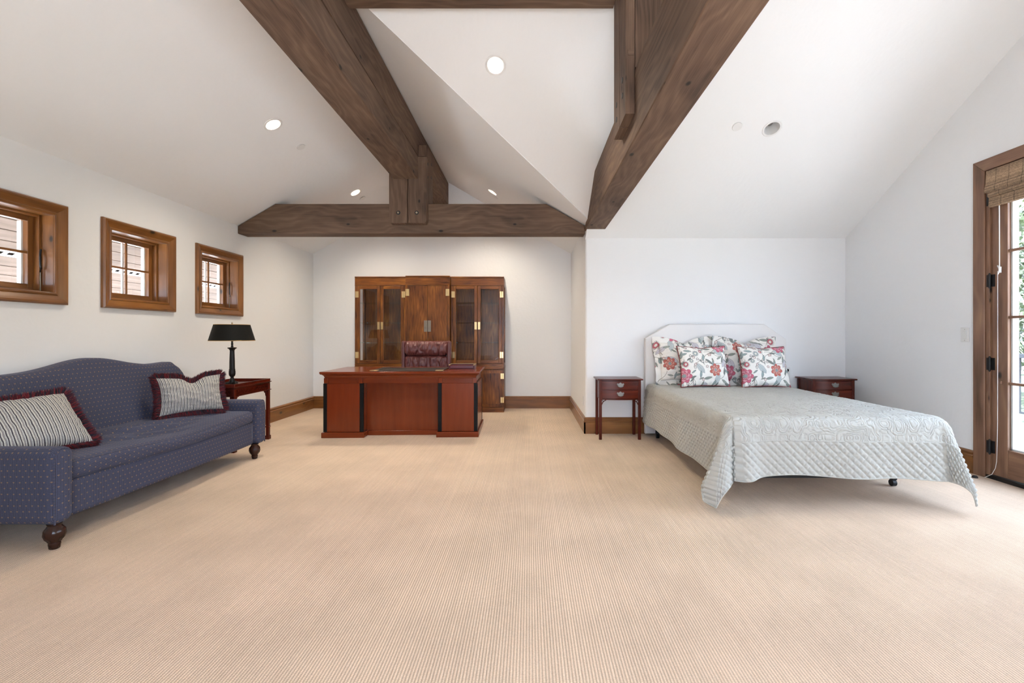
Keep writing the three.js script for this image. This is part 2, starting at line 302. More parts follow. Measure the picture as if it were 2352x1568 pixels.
const winY = [1.408, 2.151], winZ = [[2.67, 3.434], [3.717, 4.482], [4.768, 5.535]], CAS = 0.088;
{
  const w = 0.2;
  const hole = (x, Z0, Z1, y0, y1) => [L(x, y0, Z0), L(x, y1, Z0), L(x, y1, Z1), L(x, y0, Z1)];
  const a = CAS - 0.012;
  structure(mesh('wall_left', panel([L(XL, 0, ZA), L(XL, EAVE + 0.02, ZA), L(XL, EAVE + 0.02, ZR), L(XL, 0, ZR)], [1, 0, 0], w, winZ.map(([p, q]) => hole(XL, p + a, q - a, winY[0] + a, winY[1] - a))), M.wall), 'white plaster wall with three small square windows behind the sofa', 'wall');
  structure(mesh('wall_back', panel([L(XL - w, 0, ZA), L(XL - w, Yleft(XL - w), ZA), L(RX, RY + 0.02, ZA), L(XA + 0.2, Yright(XA + 0.2), ZA), L(XA + 0.2, 0, ZA)], [0, 0, 1], w), M.wall), 'white plaster gable wall behind the cabinets', 'wall');
  // return wall between alcove and bed, with a rounded outer corner
  const s = new THREE.Shape(), r = 0.03; s.moveTo(XA, ZA + 0.02); s.lineTo(XA, ZB + r); s.absarc(XA + r, ZB + r, r, Math.PI, Math.PI * 1.5, false); s.lineTo(0.98, ZB); s.lineTo(0.98, ZA + 0.02);
  const g = plain(toCreasedNormals(new THREE.ExtrudeGeometry(s, { depth: EAVE + 0.01, bevelEnabled: false, curveSegments: 10 }), 0.5)); g.rotateX(-Math.PI / 2);
  structure(mesh('wall_return', uvBox(g, 'y', 0, 0), M.wall), 'short white wall with rounded corner between desk alcove and bed', 'wall');
  structure(mesh('wall_bed', panel([L(0.98, 0, ZB), L(0.98, BEDTOP + 0.04, ZB), L(XR + w, BEDTOP + 0.04, ZB), L(XR + w, 0, ZB)], [0, 0, 1], w), M.wall), 'white plaster wall behind the headboard', 'wall');
  structure(mesh('wall_right', panel([L(XR, 0, ZB + w), L(XR, BEDTOP, ZB + w), L(XR, BEDTOP + 0.02, ZB), L(XR, RY + 0.02, ZC), L(XR, BEDTOP + 0.02, ZR), L(XR, 0, ZR)], [-1, 0, 0], w, [hole(XR, 1.03, 3.785, -0.0 + 0.012, 2.545)]), M.wall), 'white plaster gable wall with the glazed door', 'wall');
  structure(mesh('wall_front', panel([L(XL - w, 0, ZR), L(XL - w, Yleft(XL - w), ZR), L(RX, RY + 0.02, ZR), L(XV, BEDTOP + 0.02, ZR), L(XR + w, BEDTOP + 0.02, ZR), L(XR + w, 0, ZR)], [0, 0, -1], w, [
    [[-0.95, 0.5, -ZR], [-0.95, 2.1, -ZR], [1.25, 2.1, -ZR], [1.25, 0.5, -ZR]],
    [[-2.6, 0.012, -ZR], [-2.6, 2.2, -ZR], [-1.7, 2.2, -ZR], [-1.7, 0.012, -ZR]]]), M.wall), 'white plaster wall facing the bed with an added wide window', 'wall');
}
// baseboards
const baseProfile = [[0, 0], [0.019, 0], [0.019, 0.135], [0.023, 0.140], [0.023, 0.152], [0.016, 0.158], [0.016, 0.166], [0.020, 0.170], [0.020, 0.180], [0.012, 0.194], [0, 0.196]];
const baseboard = (name, at, turn, len, label) => structure(mesh(name, place(strip(baseProfile, len), at, turn), M.alder), label, 'baseboard');
baseboard('baseboard_left', L(XL, 0, ZR), Math.PI / 2, ZA - ZR, 'brown moulded baseboard along the window wall');
baseboard('baseboard_back', L(XL, 0, ZA), 0, XA - XL, 'brown moulded baseboard behind the cabinets');
baseboard('baseboard_return', L(XA, 0, ZA), -Math.PI / 2, ZA - ZB + 0.019, 'brown moulded baseboard on the short return wall');
baseboard('baseboard_bed', L(XA - 0.019, 0, ZB), 0, XR - XA + 0.019, 'brown moulded baseboard behind the bed');
baseboard('baseboard_right', L(XR, 0, ZB), -Math.PI / 2, ZB - 3.885, 'brown moulded baseboard between bed corner and glazed door');
baseboard('baseboard_front', L(XR, 0, ZR), Math.PI, XR + 1.6, 'brown moulded baseboard under the added wide window');

// small square windows in the left wall
const casing = [[0, 0], [0, 0.012], [0.006, 0.017], [0.016, 0.017], [0.020, 0.012], [0.026, 0.014], [0.050, 0.026], [0.066, 0.033], [0.078, 0.033], [CAS, 0.022], [CAS, 0]];
function squareWindow(n, [Z0, Z1], latch, label) {
  const w = Z1 - Z0 - 2 * CAS, h = winY[1] - winY[0] - 2 * CAS, g = thing('window_' + n, label, 'window', L(XL, (winY[0] + winY[1]) / 2, (Z0 + Z1) / 2), Math.PI / 2, 'square windows above the sofa');
  g.userData.kind = 'structure';                       // local: x along the wall, z into the room
  for (const s of mitred(w, h, casing)) mesh('casing', s, M.alder, g);
  const liner = (x0, x1, y0, y1, z0, z1) => mesh('jamb', span(x0, x1, y0, y1, z0, z1, { r: 0.002 }), M.alder, g);
  for (const [k, out, z0, z1] of [[0, 0.014, -0.085, 0.004], [1, 0.030, -0.125, -0.085], [2, 0.044, -0.2, -0.125]]) {
    const a = w / 2 + 0.012, b = h / 2 + 0.012, t = out;
    liner(-a - 0.0, -a + t, -b, b, z0, z1); liner(a - t, a, -b, b, z0, z1); liner(-a + t, a - t, b - t, b, z0, z1); liner(-a + t, a - t, -b, -b + t, z0, z1);
  }
  const W2 = w / 2 - 0.020, H2 = h / 2 - 0.020, sz0 = -0.160, sz1 = -0.1245, sash = thing0('sash', g);
  for (const s of [-1, 1]) { mesh('stile', span(s * W2, s * (W2 - 0.036), -H2, H2, sz0, sz1, { r: 0.003 }), M.alder, sash); mesh('rail', span(-W2 + 0.036, W2 - 0.036, s * H2, s * (H2 - 0.036), sz0, sz1, { r: 0.003 }), M.alder, sash); }
  mesh('muntin', span(-0.009, 0.009, -H2 + 0.036, H2 - 0.036, sz0 + 0.022, sz1, { r: 0.003 }), M.alder, sash); mesh('muntin', span(-W2 + 0.036, W2 - 0.036, -0.009, 0.009, sz0 + 0.022, sz1 - 0.002, { r: 0.003 }), M.alder, sash);
  const f = W2 - 0.036, k = H2 - 0.036;
  mesh('glazing_bar', [span(-0.007, 0.007, -k, k, sz0 - 0.012, sz0 + 0.002, { r: 0 }), span(-f, f, -0.007, 0.007, sz0 - 0.012, sz0 + 0.002, { r: 0 }), span(-f, -f + 0.012, -k, k, sz0 - 0.03, sz0, { r: 0 }), span(f - 0.012, f, -k, k, sz0 - 0.03, sz0, { r: 0 })], M.outside, sash);
  for (const [px, py] of [[-1, -1], [1, -1], [-1, 1], [1, 1]]) mesh('pane', new THREE.PlaneGeometry(f - 0.008, k - 0.008).translate(px * f / 2, py * k / 2, sz0 + 0.012), M.glass, sash);
  if (latch) {
    const x = w / 2 - 0.014; mesh('latch', [tube([[x, 0.03, -0.075], [x - 0.010, -0.02, -0.070], [x - 0.010, -0.08, -0.068], [x - 0.002, -0.115, -0.072]], 0.006, 14, 6), tube([[x - 0.004, -0.10, -0.072], [x - 0.016, -0.125, -0.060], [x - 0.022, -0.140, -0.056]], 0.004, 8, 6)], M.blackMetal, g);
    mesh('latch_stay', [tube([[x - 0.003, -0.11, -0.075], [x - 0.003, -h / 2 + 0.012, -0.075]], 0.0035, 4, 6)], M.oldBrass, g);
  }
  return g;
}
function thing0(name, parent) { const g = new THREE.Group(); g.name = name; parent.add(g); return g; }
squareWindow(1, winZ[0], true, 'square alder framed window with black latch, above the near arm of the sofa');
squareWindow(2, winZ[1], false, 'square alder framed window without latch, above the middle of the sofa');
squareWindow(3, winZ[2], true, 'square alder framed window with black latch, above the table lamp');

// glazed doors in the right wall; local frame: x towards the camera along the wall, z into the room
{
  const g = thing('door_1', 'brown wooden glazed door with black hinges and stacked panes beside the bed', 'door', L(XR, 0, 3.785), -Math.PI / 2); g.userData.kind = 'structure';
  const open = 3.785 - 1.03, top = 2.545;
  const prof = [[0, 0], [0, 0.014], [0.004, 0.020], [0.014, 0.020], [0.018, 0.016], [0.080, 0.022], [0.098, 0.024], [0.098, 0]];
  // casing: two legs and a head, mitred
  const cw = 0.098;
  const leg = (s) => { const q = poly([[0, 0.0], [cw, 0.0], [cw, top + cw], [0, top]], 0.022, { bevel: 0.003 }); return uvBox(s ? q.clone() : q, 'y'); };
  const l1 = leg(0); l1.scale(-1, 1, 1); { const p = l1.attributes.position, nn = l1.attributes.normal; for (let i = 0; i < p.count; i += 3) for (const at of [p, nn, l1.attributes.uv]) for (let c = 0; c < at.itemSize; c++) { const a = at.array[(i + 1) * at.itemSize + c]; at.array[(i + 1) * at.itemSize + c] = at.array[(i + 2) * at.itemSize + c]; at.array[(i + 2) * at.itemSize + c] = a; } }
  mesh('casing', l1, M.doorWood, g); mesh('casing', leg(1).translate(open, 0, 0), M.doorWood, g);
  mesh('casing', uvBox(poly([[0, top], [open, top], [open + cw, top + cw], [-cw, top + cw]], 0.022, { bevel: 0.003 }), 'x'), M.doorWood, g);
  for (const [x0, x1] of [[0, 0.03], [open - 0.03, open]]) mesh('jamb', span(x0, x1, 0.012, top, -0.2, 0.010, { grain: 'y' }), M.doorWood, g);
  mesh('jamb', span(0.03, open - 0.03, top - 0.03, top, -0.2, 0.010), M.doorWood, g);
  mesh('door_stop_strip', span(0.03, 0.042, 0.03, top - 0.03, -0.10, -0.056), M.doorWood, g);
  mesh('threshold', span(0, open, 0.0, 0.03, -0.26, 0.012), M.bronze, g);
  const lw = (open - 0.06) / 3;
  for (let k = 0; k < 3; k++) {
    const x0 = 0.033 + k * lw, x1 = x0 + lw - 0.006, y0 = 0.036, y1 = top - 0.034, st = 0.125, z0 = -0.052, z1 = -0.006, gy0 = 0.264, gy1 = y1 - 0.125, leaf = thing0('leaf', g);
    mesh('stile', span(x0, x0 + st, y0, y1, z0, z1, { grain: 'y' }), M.doorWood, leaf); mesh('stile', span(x1 - st, x1, y0, y1, z0, z1, { grain: 'y' }), M.doorWood, leaf);
    mesh('rail', span(x0 + st, x1 - st, y0, gy0, z0, z1 - 0.002, { grain: 'x' }), M.doorWood, leaf); mesh('rail', span(x0 + st, x1 - st, gy1, y1, z0, z1 - 0.002, { grain: 'x' }), M.doorWood, leaf);
    for (let m = 1; m < 4; m++) mesh('muntin', span(x0 + st, x1 - st, gy0 + (gy1 - gy0) * m / 4 - 0.011, gy0 + (gy1 - gy0) * m / 4 + 0.011, z0 + 0.012, z1 - 0.006), M.doorWood, leaf);
    mesh('glazing_bead', [span(x0 + st, x0 + st + 0.014, gy0, gy1, z0 - 0.03, z0 + 0.02, { r: 0.002 }), span(x1 - st - 0.014, x1 - st, gy0, gy1, z0 - 0.03, z0 + 0.02, { r: 0.002 }), span(x0 + st, x1 - st, gy0, gy0 + 0.014, z0 - 0.03, z0 + 0.02, { r: 0.002 })], M.outside, leaf);
    for (let m = 0; m < 4; m++) { const a = gy0 + (gy1 - gy0) * m / 4, b = a + (gy1 - gy0) / 4; mesh('pane', new THREE.PlaneGeometry(x1 - x0 - 2 * st, b - a).translate((x0 + x1) / 2, (a + b) / 2, z0 + 0.008), M.glass, leaf); }
  }
  for (const y of [2.30, 1.63, 0.945, 0.262]) {
    const h = thing0('hinge', g);
    mesh('leaf_plate', [span(0.008, 0.029, y - 0.05, y + 0.05, 0.009, 0.013, { r: 0.001 }), span(0.034, 0.060, y - 0.05, y + 0.05, -0.007, 0.000, { r: 0.001 })], M.blackMetal, h);
    mesh('knuckle', [cyl(0.0085, 0.0085, 0.108, 0.0315, y, 0.010, 14), cyl(0.004, 0.0085, 0.010, 0.0315, y + 0.059, 0.010, 14), cyl(0.0085, 0.004, 0.010, 0.0315, y - 0.059, 0.010, 14)], M.blackMetal, h);
  }
  // woven shade on the first leaf
  const wv = texture(512, 256, (u, v) => { const a = hash(Math.floor(v * 64), 1, 7), b = noise(u * 90, v * 64, 90, 64, 8), d = (u * 6) % 1 < 0.05 ? 0.72 : 1, k = (0.72 + 0.28 * a + 0.22 * (b - 0.5)) * d; return [170 * k, 142 * k, 114 * k]; }, [0.6, 0.32]);
  const woven = mat('woven grass shade', { map: wv, roughness: 0.95, bumpMap: wv, bumpScale: 0.003 });
  const sh = thing('roman_shade', 'woven grass roman shade folded up at the top of the glazed door', 'window shade', L(XR, 0, 3.785), -Math.PI / 2);
  const a = 0.045, b = 0.033 + lw - 0.02;
  const wavy = (x0, x1, prof2) => uvBox(poly(prof2.map(([d, y]) => [-d, y]), x1 - x0, { bevel: 0.002 }).rotateY(Math.PI / 2).translate(x0, 0, 0), 'x');
  mesh('headrail', wavy(a, b, [[0.004, 2.40], [0.044, 2.40], [0.050, 2.44], [0.046, 2.52], [0.004, 2.52]]), woven, sh);
  mesh('valance', wavy(a - 0.004, b + 0.004, [[0.046, 2.36], [0.062, 2.345], [0.068, 2.37], [0.055, 2.43], [0.051, 2.525], [0.046, 2.525]]), woven, sh);
  mesh('fold', wavy(a + 0.012, b - 0.012, [[0.006, 2.31], [0.040, 2.30], [0.058, 2.315], [0.052, 2.36], [0.006, 2.37]]), woven, sh);
  mesh('bottom_fold', wavy(a + 0.018, b - 0.018, [[0.006, 2.235], [0.040, 2.222], [0.054, 2.232], [0.050, 2.30], [0.030, 2.31], [0.006, 2.31]]), woven, sh);
  const cx = 0.12;
  mesh('cord', [tube([[cx, 2.24, 0.022], [cx, 1.72, 0.020]], 0.0035, 6, 6), tube([[cx - 0.014, 1.70, 0.020], [cx - 0.016, 0.86, 0.018], [cx - 0.022, 0.30, 0.016], [cx - 0.034, 0.10, 0.018], [cx - 0.06, 0.035, 0.03], [cx - 0.09, 0.008, 0.05]], 0.0022, 30, 5)], M.plastic, sh);
  mesh('cord_cleat', [box(0.018, 0.05, 0.012, cx - 0.01, 1.71, 0.006), tube([[cx - 0.018, 1.745, 0.016], [cx, 1.71, 0.022], [cx - 0.016, 1.675, 0.016]], 0.005, 10, 6)], M.plastic, sh);
  mesh('cord_holder', [box(0.022, 0.026, 0.018, cx - 0.008, 0.80, 0.004)], M.doorWood, sh);
}
// behind the camera: panelled door mirrored in cabinet glass, window added to brighten ceiling
{
  const g = thing('door_2', 'dark brown panelled door in the wall facing the cabinets', 'door', L(-2.15, 0, ZR), Math.PI); g.userData.kind = 'structure';
  mesh('leaf', span(-0.44, 0.44, 0.012, 2.19, -0.10, -0.05), M.pecan, g);
  for (const x of [-0.21, 0.21]) for (const [y0, y1] of [[0.2, 0.95], [1.1, 2.05]]) mesh('panel', span(x - 0.16, x + 0.16, y0, y1, -0.06, -0.035, { r: 0.012 }), M.pecan, g);
  for (const s of mitred(0.90, 2.2, [[0, 0], [0, 0.016], [0.02, 0.02], [0.09, 0.024], [0.09, 0]]).filter((_, k) => k !== 0)) mesh('casing', s.translate(0, 1.1, 0), M.pecan, g);
  mesh('door_knob', cyl(0.026, 0.026, 0.05, 0.36, 1.0, -0.02, 18, { rx: Math.PI / 2 }), M.oldBrass, g);
  const w = thing('window_4', 'unseen wide alder framed window added in the wall facing the bed to brighten the ceiling', 'window', L(0.15, 1.3, ZR), Math.PI); w.userData.kind = 'structure';
  for (const s of mitred(2.2, 1.6, casing)) mesh('casing', s, M.alder, w);
  for (let k = 0; k < 3; k++) mesh('mullion', span(-1.1 + k * 1.1 - (k ? 0.03 : 0), -1.1 + k * 1.1 + (k < 2 ? 0.03 : 0), -0.8, 0.8, -0.14, -0.08), M.alder, w);
  for (const y of [-0.77, 0.77]) mesh('rail', span(-1.1, 1.1, y - 0.03, y + 0.03, -0.135, -0.085), M.alder, w);
  for (let k = 0; k < 2; k++) mesh('pane', new THREE.PlaneGeometry(1.04, 1.5).translate(-0.55 + k * 1.1, 0, -0.11), M.glass, w);
}

// ───────── timber frame ─────────
const beamGroup = 'rough brown roof timbers';
const zPrism = (pts, x0, x1) => uvBox(poly(pts.map(([Z, y]) => [Z, y]), x1 - x0, { bevel: 0.006 }).rotateY(Math.PI / 2).translate(x0, 0, 0), 'z');   // outline in (Z, y), pushed along x
{
  tag(mesh('ridge_timber', uvBox(poly([[RX - 0.17, 3.295], [RX + 0.105, 3.295], [RX + 0.105, 3.640], [RX, 3.702], [RX - 0.17, 3.602]], 8.55, { bevel: 0.004 }).translate(0, 0, -7.375), 'z'), M.beam), 'upper rough timber running under the main ridge to the cabinet wall', 'beam', beamGroup);
  tag(mesh('ridge_beam', zPrism([[-1.18, 3.022], [5.355, 3.022], [5.355, 3.290], [-1.18, 3.290]], -1.598, -1.307), M.beam), 'heavy rough beam with wavy grain below the main ridge, ending at the bolted post', 'beam', beamGroup);
  const tie = uvBox(poly([[XL + 0.004, 2.403], [XA - 0.008, 2.403], [XA - 0.008, Yright(XA) - 0.006], [0.205, 2.758], [-3.045, 2.758], [XL + 0.004, EAVE - 0.008]], 0.2, { bevel: 0.006 }).translate(0, 0, -5.66), 'x');
  tag(mesh('tie_beam', tie, M.beam), 'dark tie beam with sloped ends spanning the mouth of the desk alcove', 'beam', beamGroup);
  // king post: bored tongue in front of the tie beam, body above it
  const kp = thing('king_post', 'broad upright post bolted over the front of the tie beam', 'post', L(-1.428, 2.503, 5.41), 0, beamGroup);
  const face = poly([[-0.222, 0.03], [-0.205, 0.0], [-0.008, 0.0], [-0.004, 0.05], [-0.010, 0.28], [-0.003, 0.52], [-0.003, 0.785], [-0.222, 0.785]], 0.098, { bevel: 0.005 });
  const face2 = poly([[0.222, 0.03], [0.205, 0.0], [-0.001, 0.0], [0.004, 0.05], [-0.003, 0.28], [0.004, 0.52], [0.004, 0.785], [0.222, 0.785]], 0.098, { bevel: 0.005 });
  mesh('tongue', uvBox(face, 'y').translate(0, 0, -0.05), M.beam, kp); mesh('tongue', uvBox(face2, 'y').translate(0, 0, -0.05), M.beam, kp);
  mesh('body', span(-0.222, 0.222, 0.262, 0.785, -0.30, -0.052, { grain: 'y' }), M.beam, kp);
  mesh('cheek', span(-0.222, -0.175, 0.787, 0.92, -0.30, 0.048, { grain: 'y' }), M.beam, kp); mesh('cheek', span(0.125, 0.222, 0.787, 0.92, -0.30, 0.048, { grain: 'y' }), M.beam, kp);
  for (const x of [-0.112, 0.105]) { const b = thing0('bolt', kp); mesh('bolt_hole_disc', cyl(0.024, 0.024, 0.006, x, 0.122, 0.0475, 20, { rx: Math.PI / 2 }), M.blackMetal, b); mesh('nut', cyl(0.012, 0.012, 0.014, x, 0.122, 0.052, 6, { rx: Math.PI / 2 }), M.bolt, b); }  // black disc behind each nut stands for the shade in its recess
  for (const [y, z] of [[0.56, -0.02], [0.62, -0.20], [0.72, -0.02], [0.78, -0.20]]) mesh('bolt_hole_disc', cyl(0.018, 0.018, 0.006, 0.222, y, z, 16, { rz: Math.PI / 2 }), M.blackMetal, kp);  // black discs in place of the shade inside bored bolt holes
  // long side beam on the corner of the return wall
  tag(mesh('side_beam', zPrism([[-1.18, 2.428], [5.46, 2.428], [5.46, 2.455], [5.36, 2.51], [4.62, 2.855], [-1.18, 2.855]], 0.668, 0.9), M.beam), 'long reddish brown beam resting on the corner of the return wall', 'beam', beamGroup);
  const pc = thing('hanging_post', 'upright post gripping the side beam with dark discs for shaded bolt holes', 'post', L(0.785, 2.575, 3.055), 0, beamGroup);
  for (const s of [-1, 1]) for (const t of [-1, 1]) mesh('tongue', uvBox(poly([[s * 0.119, 0.0], [s * 0.178, 0.0], [s * 0.178, 1.02], [s * 0.119, 1.02]].map(([x, y]) => [x, y]), 0.192, { bevel: 0.004 }), 'y').translate(0, 0, t < 0 ? -0.195 : 0.003), M.beam, pc);
  mesh('body', span(-0.117, 0.117, 0.29, 1.02, -0.195, 0.195, { grain: 'y' }), M.beam, pc);
  for (const [y, z] of [[0.10, -0.10], [0.20, -0.10], [0.16, 0.10], [0.26, 0.10]]) mesh('bolt_hole_disc', cyl(0.019, 0.019, 0.006, -0.178, y, z, 16, { rz: Math.PI / 2 }), M.blackMetal, pc);  // dark discs colour in the shade of the bolt holes
  mesh('tenon_peg', span(-0.164, -0.124, 0.365, 0.40, 0.19, 0.199, { r: 0.002 }), M.beam, pc);
  tag(mesh('cross_ridge_beam', uvBox(new THREE.BoxGeometry(1.905, 0.075, 0.31).translate(-0.346, 3.573, -3.125), 'x'), M.beam), 'short rough beam under the cross ridge between ridge beam and hanging post', 'beam', beamGroup);
}

// ───────── recessed lamps and cover discs ─────────
{
  const labels = ['lit recessed lamp in the slope above the sofa, before the tie beam', 'lit recessed lamp beyond the tie beam on the window side of the post', 'lit recessed lamp beyond the tie beam on the bed side of the post', 'lit recessed lamp between the ridge beam and the side beam', 'unlit recessed lamp with a white cone in the slope above the bed'];
  lampSpots.forEach(([x, Z, k], i) => {
    const n = new THREE.Vector3(...planeOf[k].n).normalize(), lit = i !== 4, y = planeOf[k].y(x, Z);
    const g = thing('recessed_lamp', labels[i], 'ceiling lamp', L(x, y, Z), 0, 'recessed ceiling lamps'); g.quaternion.setFromUnitVectors(new THREE.Vector3(0, -1, 0), n);
    mesh('trim_ring', lathe([[0.066, -0.001], [0.067, -0.004], [0.082, -0.005], [0.086, -0.001], [0.084, 0.002]], 40), M.white, g);
    // cone hangs plumb inside the sloped ceiling
    const drop = thing0('housing', g); 
    const ld = lit ? 0.022 : 0.118;
    mesh('cone', lathe([[0.066, -0.001], [0.062, 0.05], [0.056, 0.12]], 40), M.white, drop);
    mesh('lamp_lens', lathe([[0, ld - 0.004], [0.03, ld - 0.003], [lit ? 0.0645 : 0.056, ld]], 40), lit ? M.lampGlow : M.dullLens, drop);
    if (!lit) mesh('lamp_socket', lathe([[0.0, 0.07], [0.025, 0.072], [0.034, 0.09], [0.036, 0.118]], 28), M.nickel, drop);
    if (lit) {
      const s = new THREE.SpotLight(LAMP_WARM, LAMP_POWER, 0, 1.2, 0.9, 2); s.name = 'recessed_lamp_beam'; s.position.set(x + n.x * 0.02, y + n.y * 0.02, -Z + n.z * 0.02); s.target.position.set(x + n.x * 0.25, y - 2, -Z + n.z * 0.25);
      s.castShadow = true; s.shadow.radius = 2.5; scene.add(s, s.target);
    }
  });
  for (const [x, Z, k, l] of [[-2.385, 4.754, 'left', 'flat white sprinkler cover disc in the slope above the sofa'], [-2.39, 6.53, 'left', 'flat white sprinkler cover disc beyond the tie beam, window side'], [-0.48, 6.57, 'right', 'flat white sprinkler cover disc beyond the tie beam, bed side'], [1.916, 4.188, 'bed', 'flat white sprinkler cover disc beside the unlit lamp above the bed']]) {
    const n = new THREE.Vector3(...planeOf[k].n).normalize(), g = thing('sprinkler_cover', l, 'cover disc', L(x, planeOf[k].y(x, Z), Z), 0, 'ceiling cover discs'); g.quaternion.setFromUnitVectors(new THREE.Vector3(0, -1, 0), n);
    mesh('disc', lathe([[0, -0.010], [0.042, -0.010], [0.044, -0.008], [0.044, -0.005], [0, -0.005]], 32), M.white, g); mesh('stem', cyl(0.03, 0.03, 0.006, 0, -0.002, 0, 24), M.white, g);
  }
}
// ───────── sofa: local x along its length (0 = middle), z = front; turned to face +X ─────────
const bunFoot = lathe([[0, 0], [0.020, 0], [0.024, 0.004], [0.027, 0.030], [0.023, 0.036], [0.030, 0.040], [0.032, 0.046], [0.042, 0.058], [0.049, 0.080], [0.046, 0.105], [0.034, 0.122], [0.030, 0.130], [0.034, 0.142], [0, 0.142]], 28);
{
  const ZM = 3.467, len = 1.995, X0 = -2.575;          // front plane of the arms
  const s = thing('sofa', 'navy camelback sofa with tan dashes and dark turned feet under the windows', 'sofa', L(X0, 0, ZM), Math.PI / 2);
  const at = 0.115, inner = len / 2 - at;
  // base
  mesh('base', softBox(2 * inner + 0.01, 0.215, 0.80, 0.02, 40, 8, 20, (v) => { v.y += 0.245; v.z -= 0.455; if (v.z > -0.2) v.z += 0.012 * Math.cos(v.x * 2.2); }, 'y'), M.sofa, s);
  // seat cushion: sagging in the middle of its front edge, creased
  const seat = softBox(2 * inner - 0.012, 0.115, 0.70, 0.045, 150, 12, 60, (v) => {
    const t = v.x / inner, f = smooth(-0.35, 0.35, v.z), top = smooth(-0.02, 0.05, v.y);
    v.z += 0.035 * (1 - t * t) * f; v.y -= 0.035 * Math.exp(-((t - 0.05) ** 2) / 0.30) * f * top + 0.015 * (1 - t * t) * f * (1 - top);
    v.y += 0.020 * smooth(0.5, -0.2, v.z / 0.35) * top;
    // soft pulled folds running from the back to the middle of the front
    for (const [cx, cz, a, w, k] of [[-0.12, -0.05, 0.016, 0.026, 0.55], [0.10, 0.04, 0.014, 0.024, 0.30], [0.28, -0.02, 0.012, 0.026, 0.5], [-0.34, 0.05, 0.010, 0.024, 0.75], [-0.02, 0.16, 0.010, 0.02, 0.2], [0.5, 0.02, 0.006, 0.028, 0.4]]) {
      const dz = v.z - cz - k * (v.x - cx) * 0.5 - 0.05 * Math.sin((v.x - cx) * 7), env = Math.exp(-((v.x - cx) ** 2) / 0.045);
      v.y += top * env * a * 1.5 * (Math.exp(-((dz / w) ** 2)) - 0.7 * Math.exp(-(((dz - w * 1.4) / w) ** 2)));
    }
    v.y += top * 0.006 * n3(v.x * 9, v.z * 9, 31);
    v.y += 0.408; v.z -= 0.395;
  }, 'z');
  mesh('seat_cushion', seat, M.sofa, s);
  const edge = []; for (let i = 0; i <= 40; i++) { const t = i / 20 - 1, x = t * (inner - 0.02); edge.push([x, 0.459 - 0.035 * Math.exp(-((t - 0.05) ** 2) / 0.30) - 0.008, -0.061 + 0.035 * (1 - t * t)]); }
  mesh('piping', tube(edge, 0.006, 120, 6), M.sofa, s);
  // camel back
  const out = [], yTop = (t) => 0.921 + 0.085 * Math.exp(-((t - 0.05) ** 2) / 0.13) + 0.014 * smooth(0.6, 0.95, Math.abs(t));
  const bl = inner + 0.0; out.push([-bl, 0.30]); out.push([bl, 0.30]); out.push([bl, 0.62]); out.push([bl - 0.004, 0.74]);
  for (const [dx, y] of [[0.018, 0.83], [0.045, 0.88], [0.085, 0.912]]) out.push([bl - dx, y]);
  for (let i = 0; i <= 48; i++) { const t = 0.88 - 1.76 * i / 48; out.push([t * bl, yTop(t)]); }
  for (const [dx, y] of [[0.085, 0.912], [0.045, 0.88], [0.018, 0.83], [0.004, 0.74]]) out.push([-bl + dx, y]);
  out.push([-bl, 0.62]);
  const bk = poly(out, 0.16, { bevel: 0.045, seg: 5, steps: 1 });
  { const p = bk.attributes.position; for (let i = 0; i < p.count; i++) { const y = p.getY(i); p.setZ(i, p.getZ(i) - 0.80 - 0.11 * (y - 0.45) / 0.55 + (p.getZ(i) > 0.08 ? 0.03 * Math.sin(clamp((y - 0.35) / 0.6) * Math.PI) : 0)); } }
  mesh('backrest', plain(toCreasedNormals(uvBox(bk, 'y', 0, 0), 0.9)), M.sofa, s);
  for (const k of [-1, 1]) {
    mesh('arm', softBox(at, 0.42, 0.86, 0.042, 12, 24, 40, (v) => { v.y += 0.35; v.z -= 0.43; v.x *= 1 + 0.08 * Math.sin((v.y - 0.14) * 6); v.x += k * (len / 2 - at / 2); }, 'y'), M.sofa, s);
    const x0 = k * (len / 2) - k * 0.012, x1 = k * (len / 2 - at) + k * 0.012;
    mesh('piping', [tube([[x0, 0.145, -0.012], [x0, 0.50, -0.012], [x0 - k * 0.012, 0.540, -0.013], [x0 - k * 0.03, 0.553, -0.014], [x1 + k * 0.03, 0.553, -0.014], [x1 + k * 0.012, 0.540, -0.013], [x1, 0.50, -0.012]], 0.005, 60, 6), tube([[x0 + k * 0.004, 0.532, -0.03], [x0 + k * 0.004, 0.532, -0.78]], 0.005, 10, 6)], M.sofa, s);
  }
  for (const [x, z] of [[-0.945, -0.055], [0.895, -0.055], [-0.945, -0.80], [0.895, -0.80]]) mesh('leg', bunFoot.clone().translate(x, 0, z), M.espresso, s);
}

